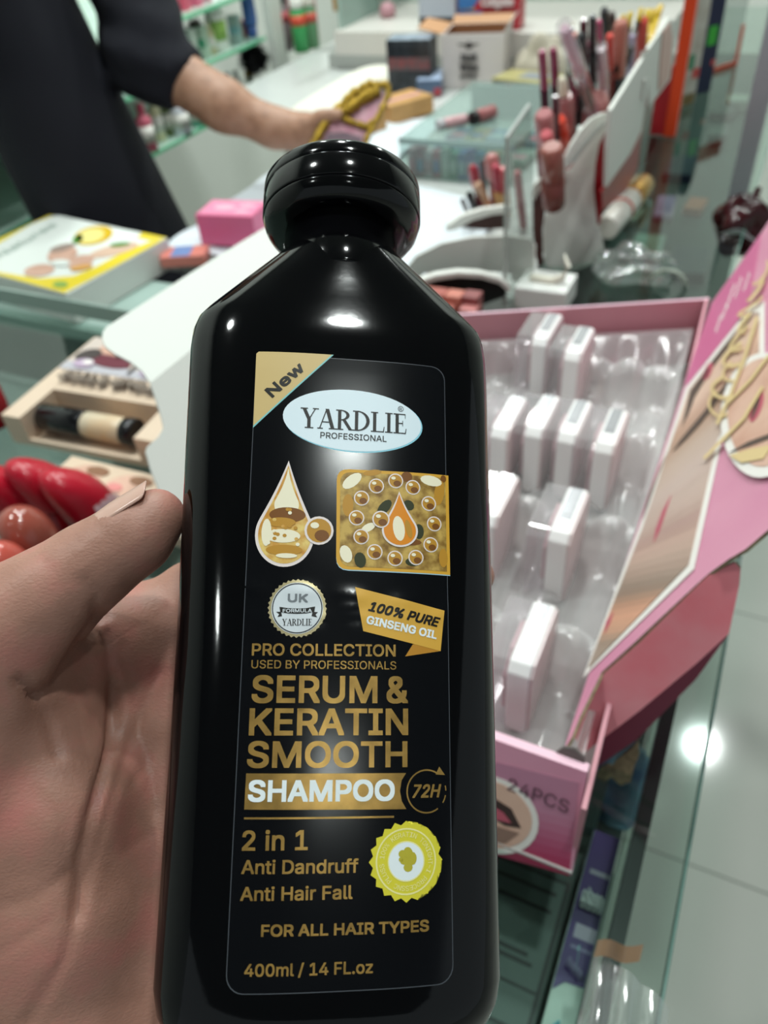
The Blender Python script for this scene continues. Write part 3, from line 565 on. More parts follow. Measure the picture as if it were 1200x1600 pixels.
# ------------------------------------------------------------------ helpers for goods
def surf(p0, n, ref=None):
    """returns px -> 3-D on the plane through p0 with normal n (the plane is the object's own face)"""
    return lambda x, y: PP(x, y, p0, n)
def poly_on(mb, f, pts, n, th, m=0): return mb.prism([f(*p) for p in pts], n, th, m)
def carton(name, label, cat, loc, size, mt, rotz=RZ, top=None, group=None, bevel=.0008, mats=None):
    w, d, h = size; t = thing(name, label, cat, loc, rotz, group)
    MB().box((-w / 2, -d / 2, 0), (w / 2, d / 2, h)).build('box_body', mt, t, bevel=bevel); return t
def patch(t, name, polys, ms, z, th=.0003):
    """flat print on the thing's top at height z: polys = [(points in metres, material index, layer)]"""
    mb = MB()
    for p, m, k in polys: mb.prism([(x, y, z + .0001 + k * .0004) for x, y in p], (0, 0, 1), th, m)
    return mb.build(name, ms, t)
def front_patch(t, name, polys, ms, y, th=-.0003):
    mb = MB()
    for p, m, k in polys: mb.prism([(x, y - .0001 - k * .0004, z) for x, z in p], (0, -1, 0), .0003, m)
    return mb.build(name, ms, t)
def E_(cx, cy, rx, ry, n=24, t=0, a0=0, a1=360): return ell(cx, cy, rx, ry, n, t, a0, a1)
def rect(x0, y0, x1, y1): return [(x0, y0), (x1, y0), (x1, y1), (x0, y1)]
PINK = mat('pink_board', 'd796ad', .38, c2='cf88a4', nscale=9); PINKD = mat('deep_pink_board', 'b23f5e', .38); PINKIN = mat('pink_board_inside', 'c98d98', .5); KRAFT = mat('torn_kraft_board', '9a8a6c', .8, noise=.4, nscale=300)
WPR = K('e9e4df'); SKP = mat('face_photo_skin', 'd9b3a0', .4, c2='c79a86', nscale=25); SKD = mat('face_photo_shadow', '8d6f62', .4); LIPP = mat('face_photo_lips', 'b9586a', .35); HAIRP = mat('face_photo_hair', '3c2a26', .45); PEACH = mat('peach_photo', 'd89a78', .4, c2='b08a78', nscale=20)
GOLDP = mat('gold_script_print', 'd9c08c', .4); BLK = K('141416', .4)
# ------------------------------------------------------------------ the pink display box with its opened lid
FRb = Vector((.078, .166, Z0 + .0005)); FLb = FRb - E2 * .235; BRb = Vector((.317, .634, Z0 + .0005)); BLb = Vector((.073, .655, Z0 + .0005))
FRt = FRb + Vector((.010, .027, .056)); FLt = FLb + Vector((.010, .027, .056)); BRt = BRb + Vector((0, 0, .070)); BLt = BLb + Vector((0, 0, .070)); RMt = FRb + E1 * .03 + Vector((0, 0, .050))
box = thing('display_box', 'open pink cardboard display box of compacts, lid folded out with a face photo', 'box', FRb, RZ)
nF = (FRt - FRb).cross(FLb - FRb).normalized()
if nF.dot(E1) < 0: nF = -nF
MB().prism([FRb, FLb, FLt, FRt], nF, .008, 0, 1).build('front_wall', [PINK, mat('pale_pink_edge', 'ebc3d3', .4)], box, world=True)
MB().prism([FRb + E1 * .006, BRb, BRt, FRb + E1 * .012 + EZ * .05], -E2, .0025, 0, 0).build('right_wall', [PINKIN, KRAFT], box, world=True)
MB().prism([BRb, BLb, BLt, BRt], Vector((.09, -1, 0)), .003, 0, 1).build('back_wall', [PINKIN, mat('pale_pink_edge', 'ebc3d3', .4)], box, world=True)
MB().prism([FLb + E1 * .006, BLb, BLt, FLt], E2, .003, 0, 1).build('left_wall', [PINKIN, KRAFT], box, world=True)
MB().prism([FRb + EZ * .001, FLb + EZ * .001, BLb + EZ * .001, BRb + EZ * .001], EZ, .002).build('bottom', mat('grey_board', 'b9b4b2', .7), box, world=True)
# print on the front: photo oval, count, mauve strips with the wall's shade painted in
fw = surf(FRb, nF); mb = MB(); P = lambda *q: [fw(*p) for p in q]
fo = lambda pts, m, k: mb.prism([p - nF * (.0002 + .0003 * k) for p in pts], -nF, .0002, m)
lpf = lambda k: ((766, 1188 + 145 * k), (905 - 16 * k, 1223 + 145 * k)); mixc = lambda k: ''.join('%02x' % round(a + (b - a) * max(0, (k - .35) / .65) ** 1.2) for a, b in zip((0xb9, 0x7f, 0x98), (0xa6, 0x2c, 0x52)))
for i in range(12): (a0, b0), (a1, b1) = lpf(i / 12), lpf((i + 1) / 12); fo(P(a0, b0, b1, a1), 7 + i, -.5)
ov = [fw(770 + 72 * math.cos(R_(t)), 1272 + 60 * math.sin(R_(t)) + 14 * math.cos(R_(t))) for t in range(0, 360, 12)]; fo(ov, 1, 1)
ov = [fw(766 + 66 * math.cos(R_(t)), 1270 + 52 * math.sin(R_(t)) + 13 * math.cos(R_(t))) for t in range(0, 360, 12)]; fo(ov, 2, 2)
fo(P((768, 1242), (800, 1262), (815, 1292), (790, 1288), (768, 1275)), 3, 3); fo(P((768, 1255), (788, 1268), (800, 1284), (768, 1276)), 4, 4); fo(P((768, 1286), (812, 1300), (790, 1316), (768, 1312)), 5, 3)
ux = (fw(888, 1265) - fw(793, 1232)).normalized(); uy = (FRt - FRb).normalized(); o0 = fw(793, 1232)
put_text(mb, '24PCS', (0, 0), ((fw(888, 1266) - o0).dot(ux), (fw(888, 1266) - o0).dot(uy)), PXM(o0) * 22, .0012, 6, mapf=lambda x, y, l: o0 + ux * x + uy * y - nF * l)
mb.build('front_print_and_shade', [PINKD, WPR, SKP, HAIRP, LIPP, SKD, K('5b3a4a', .5), *[mat('shaded_mauve_%d' % i, mixc(i / 11), .4) for i in range(12)]], box, world=True)
# the opened lid, standing up along the right wall
H0 = PZ(882, 1175, 1.035); H1 = PZ(1112, 472, 1.05); dL = E2 * .5 + EZ * .866; nL = (H1 - H0).cross(dL).normalized()
if nL.dot(CAMP - H0) < 0: nL = -nL
lf = surf(H0, nL); edge = [(880, 1174), (893, 1152), (906, 1120), (940, 1050), (990, 1005), (1040, 958), (1106, 897), (1138, 874), (1165, 858), (1200, 828)]
lid = MB().prism([lf(*p) for p in [(1112, 473), (1156, 412), (1200, 348), (1252, 272), (1300, 700)][0:4] + [(1300, 720)] + edge[::-1]], -nL, .0018, 0, 1).build('lid', [PINK, KRAFT], box, world=True)
mb = MB(); lo_ = lambda pts, m, k: mb.prism([lf(*p) + nL * (.0002 + .0003 * k) for p in pts], nL, .0002, m)
lo_([(1112, 476), (1160, 408), (1190, 364), (1170, 480), (1075, 602), (1070, 600)], 9, 0)
lo_([(1172, 482), (1073, 606), (1000, 825), (912, 1060), (1086, 890), (1130, 686), (1196, 560), (1196, 470)], 0, 1)
lo_([(1172, 490), (1079, 609), (1006, 828), (922, 1044), (1078, 884), (1122, 690), (1188, 560), (1188, 488)], 1, 2)
def along(pl, t):
    L_ = [math.dist(a, b) for a, b in zip(pl[:-1], pl[1:])]; d = min(max(t, 0), 1) * sum(L_)
    for (a, b), l in zip(zip(pl[:-1], pl[1:]), L_):
        if d <= l + 1e-9: return (a[0] + (b[0] - a[0]) * d / l, a[1] + (b[1] - a[1]) * d / l)
        d -= l
    return pl[-1]
LEFT = [(1079, 609), (1006, 828), (922, 1044)]; RIGHT = [(1150, 524), (1188, 490), (1188, 560), (1122, 690), (1078, 884), (924, 1044)]
STOPS = [(0, 'd9b7a4'), (.10, 'dcbca9'), (.16, 'c09a86'), (.21, 'b4937f'), (.30, 'c3ab9c'), (.40, 'c6b0a6'), (.50, 'bfa59a'), (.56, 'b08f86'), (.60, 'c3a597'), (.67, 'a58d7f'), (.72, '8d7a6c'), (.77, 'b58a72'), (.81, 'd29c80'), (.86, 'c7987f'), (.91, '9d8878'), (1, 'a8978b')]
def stop(t):
    for (a, c), (b, d) in zip(STOPS[:-1], STOPS[1:]):
        if t <= b: k = (t - a) / (b - a); return ''.join('%02x' % round(int(c[i:i + 2], 16) * (1 - k) + int(d[i:i + 2], 16) * k) for i in (0, 2, 4))
    return STOPS[-1][1]
lid_ms = []; NSt = 44
for i in range(NSt):
    t0, t1 = i / NSt, (i + 1.06) / NSt; g_ = lambda t: t ** 1.0
    lo_([along(LEFT, t0), along(LEFT, min(t1, 1)), along(RIGHT, g_(min(t1, 1))), along(RIGHT, g_(t0))], 10 + i, 3); lid_ms.append(mat('photo_tone_%d' % i, stop(t0), .4))
lo_([(1081, 612), (1096, 592), (1112, 570), (1136, 540), (1152, 522), (1140, 546), (1124, 566), (1112, 582), (1100, 602), (1088, 622), (1078, 650), (1068, 668)], 5, 4)
lo_(ell(1109, 582, 5.5, 15, 20, 24), 4, 5); lo_(ell(1107, 585, 2, 10, 14, 24), 3, 6)
lo_([(1146, 590), (1134, 614), (1118, 638), (1098, 664), (1076, 688), (1054, 708), (1066, 690), (1084, 668), (1104, 644), (1124, 618)], 5, 5)
lo_([(1052, 775), (1044, 800), (1034, 830), (1024, 850), (1028, 828), (1038, 800)], 4, 4); lo_([(1046, 1 + 706), (1030, 745), (1012, 790), (1006, 815), (1018, 770), (1034, 730)], 6, 4)
lo_([(962, 958), (956, 976), (948, 992), (950, 974)], 4, 4)
ov = [(1196 + 66 * math.cos(R_(t)) * .95 + 20 * math.sin(R_(t)), 652 + 92 * math.sin(R_(t)) - 34 * math.cos(R_(t))) for t in range(0, 360, 10)]; lo_(ov, 0, 6)
ov = [(1198 + 56 * math.cos(R_(t)) * .95 + 18 * math.sin(R_(t)), 648 + 80 * math.sin(R_(t)) - 30 * math.cos(R_(t))) for t in range(0, 360, 10)]; lo_(ov, 2, 7)
lo_(ell(1188, 640, 8, 25, 24, 20), 4, 8); lo_(ell(1187, 642, 2.5, 18, 16, 20), 5, 9); lo_([(1144, 712), (1176, 694), (1215, 680), (1215, 688), (1176, 702)], 5, 8)
lo_([(1146, 716), (1180, 706), (1215, 700), (1200, 722), (1165, 728)], 8, 9)
for k_, (x, y, L_) in enumerate(((1118, 520, 30), (1135, 482, 40), (1148, 466, 34), (1162, 455, 30), (1128, 500, 26))):
    pts = [(x + L_ * .32 * t + 1.5 * math.sin(t * 22 + k_), y - L_ * t * .95) for t in np.linspace(0, 1, 12)]; lo_(pts + [(a + 1.6, b) for a, b in pts[::-1]], 0, 1)
# curling gold lettering strokes
def script(pts, w, k):
    for a, b in zip(pts[:-1], pts[1:]):
        d = Vector((b[0] - a[0], b[1] - a[1])); d.normalize(); n_ = Vector((-d.y, d.x)) * w; lo_([(a[0] + n_.x, a[1] + n_.y), (a[0] - n_.x, a[1] - n_.y), (b[0] - n_.x, b[1] - n_.y), (b[0] + n_.x, b[1] + n_.y)], 8, k)
for i in range(9):
    t = i / 8; cx_, cy_ = 1128 + 66 * t, 650 - 205 * t; script([(cx_ + (14 + 5 * math.sin(i * 2.3)) * math.cos(a + .3 * i), cy_ + (9 + 3 * math.cos(i * 1.7)) * math.sin(a) - 5 * a) for a in np.linspace(0, 4.6, 12)], 1.9 + .7 * (i % 2), 10 + i % 2)
script([(1108, 722), (1140, 690), (1170, 660), (1200, 610)], 2.4, 12); script([(1128, 668), (1150, 620), (1172, 560), (1190, 500)], 2.4, 12); script([(1140, 640), (1180, 600), (1210, 560)], 2.2, 12)
mb.build('lid_print', [WPR, mat('photo_beige', 'a8948a', .4, c2='c3a89c', nscale=14), SKP, HAIRP, LIPP, mat('photo_dark_line', '57483f', .45), mat('photo_taupe', 'b39a8e', .4, c2='8f7c72', nscale=16), PEACH, GOLDP, mat('magenta_board', 'c96a93', .4)] + lid_ms, box, world=True)
# tuck flaps bent off the lid's near edge
wv = (-E1 * .35 - EZ * .75 + E2 * .55).normalized(); e_ = (lf(1106, 897) - lf(942, 1050)).normalized(); nA = e_.cross(wv).normalized()
if nA.dot(CAMP - lf(942, 1050)) < 0: nA = -nA
fa = surf(lf(942, 1050), nA)
MB().prism([fa(*p) for p in ((899, 1152), (920, 1090), (944, 1052), (1000, 1003), (1106, 899), (1148, 879), (1157, 888), (1155, 915), (1139, 990), (1090, 1035), (1000, 1110), (908, 1180))], -nA, .0025, 0, 1).build('tuck_flap', [mat('pink_red_board', 'e86f7c', .33, c2='ea97a0', nscale=16), KRAFT], box, world=True)
fb = surf(fa(1000, 1080) - nA * .012, nA)
MB().prism([fb(*p) for p in ((1138, 990), (1132, 1000), (1087, 1062), (996, 1155), (934, 1198), (928, 1188), (936, 1160), (1000, 1100), (1090, 1030))], -nA, .002, 0, 1).build('under_flap', [mat('maroon_board', '8c3f54', .4), KRAFT], box, world=True)
fc_ = surf(fa(980, 1180) - nA * .016, nA); tp = [(932, 1215), (936, 1202), (950, 1196), (955, 1200), (962, 1190), (985, 1172), (996, 1160), (998, 1182), (990, 1200), (985, 1222), (970, 1228), (955, 1215), (945, 1222)]
MB().prism([fc_(*p) for p in tp], -nA, .003).build('torn_tab', KRAFT, box, world=True)
fd_ = surf(lf(890, 1170) - nL * .003, nA)
MB().prism([fd_(*p) for p in ((868, 1176), (880, 1168), (897, 1170), (912, 1184), (916, 1222), (868, 1208))], -nA, .002).build('dark_hinge_tab', mat('grey_brown_board', '5d5654', .8), box, world=True)
# the white flap on the left side, creased once
BL_ = Vector((.073, .655, 1.05)); FL_ = Vector((-.128, .278, 1.04)); dl = -E2 * math.cos(R_(50)) + EZ * math.sin(R_(50)); nl_ = (BL_ - FL_).cross(dl).normalized()
if nl_.dot(CAMP - BL_) < 0: nl_ = -nl_
f1 = surf(BL_, nl_); c0, c1 = f1(235, 598), f1(430, 440); du = (-E2 * .93 + EZ * .37).normalized(); nu = (c1 - c0).cross(du).normalized()
if nu.dot(CAMP - c0) < 0: nu = -nu
f2 = surf(c0, nu)
MB().prism([f1(*p) for p in ((235, 598), (243, 622), (252, 650), (256, 668), (248, 682), (231, 697), (228, 706), (236, 735), (247, 762), (262, 800), (354, 953), (635, 568), (450, 424))], -nl_, .0012).build('side_flap', CARD, box, world=True)
MB().prism([f2(*p) for p in ((235, 598), (222, 580), (205, 566), (180, 553), (165, 542), (160, 530), (160, 520), (166, 511), (180, 502), (300, 425), (426, 348), (450, 352), (470, 400), (450, 424))], -nu, .0012).build('side_flap_tip', CARD, box, world=True)
# clear vacuum-formed tray
def bil(s, t): return (FRb * (1 - s) + FLb * s) * (1 - t) + (BRb * (1 - s) + BLb * s) * t
def tray(u, v):
    s, t = .03 + .95 * u, .085 + .895 * v; p = bil(s, t); q = toS(p); b = q.y; a = q.x
    row = (b - .07) / .105; fr = row - math.floor(row); col = (a + .075) / .0295; fcx = col - math.floor(col)
    z = .006 + .030 * max(0, math.cos(2 * math.pi * (fr + .03))) ** 1.3 + .010 * abs(math.sin(math.pi * fcx)) ** .6 + .003 * math.sin(40 * b) * math.sin(97 * a)
    if u < .03 or u > .97 or v > .975: z = .045
    return p + EZ * z
MB().grid(tray, 56, 110).build('clear_tray', clear('tray_plastic', 'f3f0f0', .5, .12, .30, film=True), box, world=True)
# ------------------------------------------------------------------ compacts standing in the tray
STRIP = mat('compact_white', 'f2f0f0', .25); FROST = mat('compact_pale_pink', 'e3d3d4', .3, spec=.5); CLID = clear('compact_clear_lid', 'f4eff2', .45, .05, .22); PWD = mat('compact_pressed_powder', 'd0aeb2', .6); HINGE = mat('compact_silver_hinge', 'c9c8cc', .25, metal=.7)
def prof(y0, y1, z0, z1, c): return [(y0 + c, z0), (y1 - c, z0), (y1, z0 + c), (y1, z1 - c), (y1 - c, z1), (y0 + c, z1), (y0, z1 - c), (y0, z0 + c)]
def exx(mb, P, x0, x1, m=0): return mb.prism([(x0, y, z) for y, z in P], (1, 0, 0), x1 - x0, m)
def compact(loc, label):
    t = thing('compact', label, 'cosmetic compact', loc, RZ, 'white compacts in the clear tray')
    exx(MB(), prof(0, .056, 0, .066, .0055), -.0065, .0065).build('base', STRIP, t, bevel=.0012)
    exx(MB(), prof(.0012, .0548, .0012, .0648, .0055), .0066, .0078).build('back_plate', FROST, t)
    exx(MB(), prof(.0005, .0555, .0005, .0655, .005), -.0215, -.0066).build('clear_lid', CLID, t, bevel=.001)
    exx(MB(), prof(.006, .050, .006, .060, .012), -.0105, -.0068).build('powder_pan', PWD, t)
    MB().box((-.0045, .018, .0655), (.0035, .050, .0664)).box((-.003, .022, .0660), (.0015, .044, .0668)).build('hinge', HINGE, t)
    return t
ZT = 1.05; rows = [((842, 532), 'compact at the back of the pink box, left one of the rear pair'), ((893, 555), 'compact at the back of the pink box, right one of the rear pair'),
    ((778, 676), 'compact in the four-piece second row, half hidden by the bottle shoulder'), ((832, 674), 'compact in the four-piece second row, next to the one by the bottle'), ((884, 683), 'compact in the four-piece second row, second from the lid side'), ((943, 699), 'compact at the lid-side end of the four-piece second row'),
    ((757, 812), 'compact showing only a white corner beside the bottle, third row'), ((872, 839), 'single upright compact in the middle of the tray, plain white edge'), ((810, 1047), 'nearest compact to the front wall, white edge facing up')]
cp0 = None
for (px, py), lb in rows:
    p = PZ(px, py, ZT); q = toS(p); loc = S(q.x, q.y, ZT - .066)
    if cp0 is None: cp0 = compact(loc, lb)
    else: dup(cp0, loc, RZ, lb)
# ------------------------------------------------------------------ contour stick boxes on the glass at left
def contour_box(loc, rotz, label, w=.175, d=.148, h=.032, window=True):
    t = thing('contour_stick_box', label, 'cosmetics box', loc, rotz)
    B = mat('cream_board', 'd9c3ad', .4); mb = MB()
    if window:      # the near part is cut open: a frame round a sunken window
        y0, y1, x0, x1 = .004, .050, .022, w - .026
        for lo, hi in (((0, 0, 0), (w, y0, h * .22)), ((0, y1, 0), (w, d, h)), ((0, 0, h * .22), (x0, y0, h)), ((x1, 0, h * .22), (w, y0, h)), ((0, y0, 0), (x0, y1, h)), ((x1, y0, 0), (w, y1, h)), ((x0, y0, 0), (x1, y1, .002))): mb.box(lo, hi)
    else: mb.box((0, 0, 0), (w, d, h))
    mb.build('box_body', B, t)
    pr_ = [(rect(.002, .084, w - .002, d - .001), 0, 0), (rect(.002, .084, w - .002, .098), 1, 1)]
    for fx in (.055, .135):
        pr_ += [(E_(fx, .124, .036, .022, 20, 12), 2, 2), (E_(fx - .022, .138, .012, .008, 14), 4, 3), (E_(fx - .008, .106, .030, .010, 18, -8), 5, 3), (E_(fx - .036, .112, .014, .011, 16, 30), 6, 4), (E_(fx + .002, .116, .007, .0025, 12, 20), 6, 5), (E_(fx + .014, .130, .007, .002, 12, -20), 6, 5), (E_(fx - .030, .096, .012, .008, 14), 7, 5), (E_(fx - .026, .098, .006, .004, 12), 3, 6)]
    pr_ += [(rect(w * .47, .088, w * .485, .128), 6, 6)]
    pp = patch(t, 'top_print', pr_, [mat('photo_pale', 'cdbfb6', .4), mat('photo_greyblue', 'b8b6bd', .4), SKP, WPR, mat('photo_blush', 'd98a86', .4), mat('photo_wine', '6d3540', .4), mat('photo_charcoal', '4b4341', .4), mat('photo_lilac', 'b9a4bb', .4)], h)
    if window:
        mb = MB(); put_text(mb, 'CONTOUR STICK', (w - .002, .074), (.020, .074), .0125, .0004, 0, bold=.01, mapf=lambda x, y, l: (x, y, h + l)); mb.build('title', K('a39488'), t)
    return t
nl0, fl0 = PZ(8, 662, 1.002), PZ(135, 548, 1.002); rz_ = math.atan2((fl0 - nl0).y, (fl0 - nl0).x) - math.pi / 2
rz_ = (rz_ + RZ) / 2 + .02
cb = contour_box(Vector((nl0.x, nl0.y, Z0 + .0003)), rz_, 'cream contour stick box with a window, near the white flap at left')
Mx = Matrix.Translation(cb.location) @ Matrix.Rotation(rz_, 4, 'Z')
st = thing('contour_stick', 'black-capped beige contour stick lying in the window of the cream box', 'makeup stick', Mx @ Vector((.026, .0225, .0185)), rz_)
RX_ = Matrix.Rotation(math.pi / 2, 4, 'Y')
MB().lathe([(.0125, 0), (.0135, .001), (.0135, .050), (.0130, .051)], 28, 0, RX_).build('cap', mat('glossy_black_cap', '111114', .12), st)
MB().lathe([(.0120, .051), (.0126, .052), (.0126, .094), (.0120, .095)], 28, 0, RX_).build('barrel', mat('beige_barrel', 'd8b48a', .25, c2='cdbfa6', nscale=30), st)
MB().lathe([(.0130, .095), (.0135, .096), (.0135, .107), (.0125, .108)], 28, 0, RX_).build('end_ring', MATS['glossy_black_cap'], st)
b2 = carton('cosmetics_box', 'box with face photo print lying between the red caps and the contour box', 'cosmetics box', PZ(205, 790, Z0 + .0003), (.17, .060, .012), mat('cream_board', 'd9c3ad', .4), rz_ - .05)
patch(b2, 'top_print', [(rect(-.083, -.028, .083, .028), 0, 0)] + [(E_(x, .004, .020, .019, 18, 14), 1, 1) for x in (-.055, -.008, .04)] + [(E_(x + .010, .018, .012, .006, 14), 2, 2) for x in (-.055, -.008, .04)] + [(E_(x - .008, .004, .008, .005, 12), 3, 3) for x in (-.055, -.008, .04)] + [(E_(x + .012, -.004, .007, .0018, 12, 20), 4, 3) for x in (-.055, -.008, .04)] + [(E_(x + .002, -.013, .006, .002, 12, 10), 4, 3) for x in (-.055, -.008, .04)],
      [mat('photo_cream', 'd6bfa8', .4), SKP, mat('photo_brownhair', '8a6248', .4), mat('photo_blush', 'd98a86', .4), mat('photo_charcoal', '4b4341', .4)], .012)
# ------------------------------------------------------------------ red capped lip tints
def tint(px, py, z_tip, r, H, tilt, cap_m, label, mark=None, slope=.5, yaw=0, mk=None):
    """a fat bottle; its tip shows at the photo pixel px, py at height z_tip"""
    tip = PZ(px, py, z_tip); Rm = Euler(tilt).to_matrix(); base = tip - Rm @ Vector((0, 0, H))
    t = thing('lip_tint', label, 'cosmetic bottle', base, rot=tilt, group='red capped lip tints')
    mb = MB(); prof_ = [(r * .80, H * .42), (r * .97, H * .44), (r, H * .47), (r, H * .62), (r * .98, H * .72), (r * .9, H * .82), (r * .75, H * .90), (r * .5, H * .96), (r * .2, H * .995), (.0004, H)]
    n = 32; vs = []
    for rr, z in prof_:
        for j in range(n):
            a = 2 * math.pi * j / n; x, y = rr * math.cos(a), rr * math.sin(a); k = max(0, (z / H - .5) * 2); vs.append((x - slope * r * .55 * k, y, z - slope * (x / r) * r * .9 * k))
    fs = [(i * n + j, i * n + (j + 1) % n, (i + 1) * n + (j + 1) % n, (i + 1) * n + j) for i in range(len(prof_) - 1) for j in range(n)]
    c = mb.add(vs, fs, 0, None, True).build('cap', cap_m, t)
    MB().lathe([(r * .7, 0), (r * .92, .001), (r * .95, .004), (r * .95, H * .40), (r * .8, H * .43)], 28).build('bottle', mk or mat('tint_glass_red', '8f1420', .1), t)
    if mark:
        mb = MB(); put_text(mb, mark, (-.0085, H * .50), (.0085, H * .50), .0085, .0004, 0, bold=.03, mapf=lambda x, y, l: ((r + l) * math.sin(yaw + x / r), -(r + l) * math.cos(yaw + x / r), y)); mb.build('mark', K('e3c9cf'), c)
    return t
REDC = mat('red_cap', 'b3152c', .28); BRN = mat('brick_gloss_cap', '9c4f42', .12, coat=.5)
tint(100, 727, 1.062, .0205, .078, (-.10, -.10, .5), REDC, 'bright red cap with pale mark, the one nearest the thumb tip', 'FRS', .62, .55)
tint(45, 712, 1.062, .0200, .078, (-.10, -.10, .5), REDC, 'bright red cap between its marked twin and the left frame edge', None, .62)
tint(-14, 722, 1.060, .0200, .078, (-.10, -.10, .5), REDC, 'bright red cap cut by the left edge of the picture', 'FRS', .62, .9)
tint(22, 795, 1.064, .0185, .076, (-.05, -.05, .2), BRN, 'brick-brown glossy cap just above the thumb knuckle', None, .15)
tint(-12, 850, 1.066, .0170, .076, (-.05, -.05, .2), mat('coral_gloss_cap', 'c2564a', .15, coat=.4), 'coral glossy cap low at the left frame edge', None, .15)
rb = PZ(-12, 660, Z0); rt = thing('lip_tint', 'tall dull-red cap standing at the left edge beside the contour box', 'cosmetic bottle', rb, group='red capped lip tints')
MB().lathe([(.020, .0), (.0215, .002), (.0215, .045), (.020, .046)], 28).build('bottle', mat('tint_glass_red', '8f1420', .1), rt)
MB().lathe([(.0205, .046), (.021, .048), (.0185, .080), (.016, .094), (.011, .101), (.001, .104)], 28).build('cap', mat('dull_red_cap', 'b0403a', .35), rt)
# ------------------------------------------------------------------ yellow box on the higher glass
zt = 1.0055; yb_ = [PZ(*p, zt) for p in ((65, 331), (262, 372), (101, 459))]; ux = (yb_[1] - yb_[0]); wv_ = ux.length; ux.normalize(); ry = math.atan2(ux.y, ux.x); uy = Vector((-ux.y, ux.x, 0)); dv = abs((yb_[2] - yb_[1]).dot(uy))
dv = max(dv, .10); wv_ = max(wv_, .15)
ya = thing('soap_box', 'yellow and white box with lemon and face picture on the glass counter', 'box', yb_[1] - Vector((0, 0, .040)), ry)
W_, D_ = .235, dv
MB().box((-W_, -D_, 0), (0, 0, .040)).build('box_body', mat('white_board', 'dfe0dc', .5), ya, bevel=.001)
YEL = mat('lemon_yellow_print', 'e6cf3c', .4); yo = yb_[1]
def yl(px, py): q = PZ(px, py, zt) - yo; return (min(max(q.dot(ux), -W_ + .0006), -.0006), min(max(q.dot(uy), -D_ + .0006), -.0006))
def yel_(cx, cy, rx, ry, t=0, n=20): return [yl(*p) for p in ell(cx, cy, rx, ry, n, t)]
pl = [(rect(-W_ + .0005, -D_ + .0005, -.0005, -.0005), 0, 0), ([yl(*p) for p in ((-90, 430), (0, 444), (100, 459), (180, 420), (258, 374), (235, 378), (190, 396), (150, 418), (115, 432), (60, 436), (0, 426), (-90, 405))], 1, 1), ([yl(*p) for p in ((262, 372), (222, 364), (215, 372), (236, 377))], 1, 1), ([yl(*p) for p in ((65, 331), (-90, 402), (-90, 420), (0, 380), (50, 350), (88, 336))], 1, 1),
      (yel_(146, 369, 31, 14, -12), 2, 2), (yel_(142, 370, 22, 11, -12), 3, 3), (yel_(122, 375, 9, 6, -30), 4, 3), (yel_(178, 392, 40, 8, -14), 5, 2), (yel_(98, 399, 24, 12, -14), 6, 3), (yel_(98, 389, 20, 5, -14), 7, 4), (yel_(62, 424, 24, 9, -8), 6, 3), (yel_(96, 413, 15, 5, 0), 0, 5), (yel_(126, 410, 22, 9, -14), 6, 3), (yel_(128, 420, 18, 4, -10), 8, 4), (yel_(95, 446, 12, 5, 0), 9, 3), (yel_(188, 384, 16, 3, -6), 4, 4)]
yp = patch(ya, 'top_print', pl, [mat('white_print', 'e4e9e4', .4), YEL, mat('lemon_rind', 'd9b324', .4), mat('lemon_flesh', 'e8dc8a', .4), mat('leaf_green', '5d8f3c', .4), mat('arm_skin_print', 'd9b9a2', .4), SKP, mat('towel_print', '9c8a80', .4), mat('orange_print', 'dba55c', .4), mat('green_stamp', '8fae58', .4)], .040)
mb = MB(); put_text(mb, 'Natures', yl(2, 404), yl(92, 352), .017, .0016, 0, bold=0, shear=.2, mapf=lambda x, y, l: (max(x, -W_), min(y, -.001), .040 + l)); mb.build('lettering', mat('grey_green_ink', '9fb4a9', .4), ya)
# ------------------------------------------------------------------ the white sheet, and small goods on the inner counter
def sheet(u, v):
    b = .665 + .62 * v; a = -.79 + (.42 - .24 / (1 + math.exp(-(b - .955) * 60))) * u
    z = .0012 + .0035 * (1 + math.sin(17 * u + 5 * v + 2 * math.sin(9 * v))) * (.4 + .6 * math.sin(3.1 * v)) + .002 * math.sin(31 * v + 11 * u)
    q = S(a, b, Z0 + max(.0005, z) - .003); return tuple(q)
ws = MB().grid(sheet, 50, 60).build('white_sheet', mat('white_cloth_sheet', 'd0d7dd', .7), loc=(0, 0, 0)); tag(ws, 'creased white sheet spread over the inner counter below the reaching arm', 'cloth')
pap = thing('paper_bag', 'plain cream white paper bag lying at the far end of the inner counter', 'paper', S(-.87, 1.44, Z0 - .003), RZ)
def bag(u, v): x, y = (u - .5) * .16, (v - .5) * .34; h = .030 * (math.sin(math.pi * u) * math.sin(math.pi * v)) ** .4 if 0 < u < 1 and 0 < v < 1 else 0; return (x * (1 - .1 * v), y, .001 + h + .003 * math.sin(20 * x + 13 * y))
MB().grid(bag, 30, 30).build('bag_body', mat('cream_paper', 'dfdcd0', .6), pap)
pk = PZ(355, 380, Z0)
t = carton('pink_box', 'small bright pink glossy box on the white sheet behind the white flap', 'box', PZ(372, 372, Z0 + .001), (.085, .055, .042), mat('hot_pink_board', 'd9668f', .3), RZ + .15)
patch(t, 'top_print', [(rect(-.040, -.025, .040, .025), 0, 0), (E_(-.01, .0, .016, .008, 14), 1, 1), (E_(.02, .008, .012, .006, 14), 1, 1), (E_(.02, -.012, .010, .005, 14), 1, 1)], [mat('candy_pink', 'e98fb0', .3), mat('pale_candy', 'f1bccd', .3)], .042)
t = carton('soap_pack', 'small coral and blue pack between the yellow box and the white flap', 'box', PZ(292, 408, Z0 - .003), (.06, .035, .014), mat('coral_board', 'd07a6e', .4), RZ + .4)
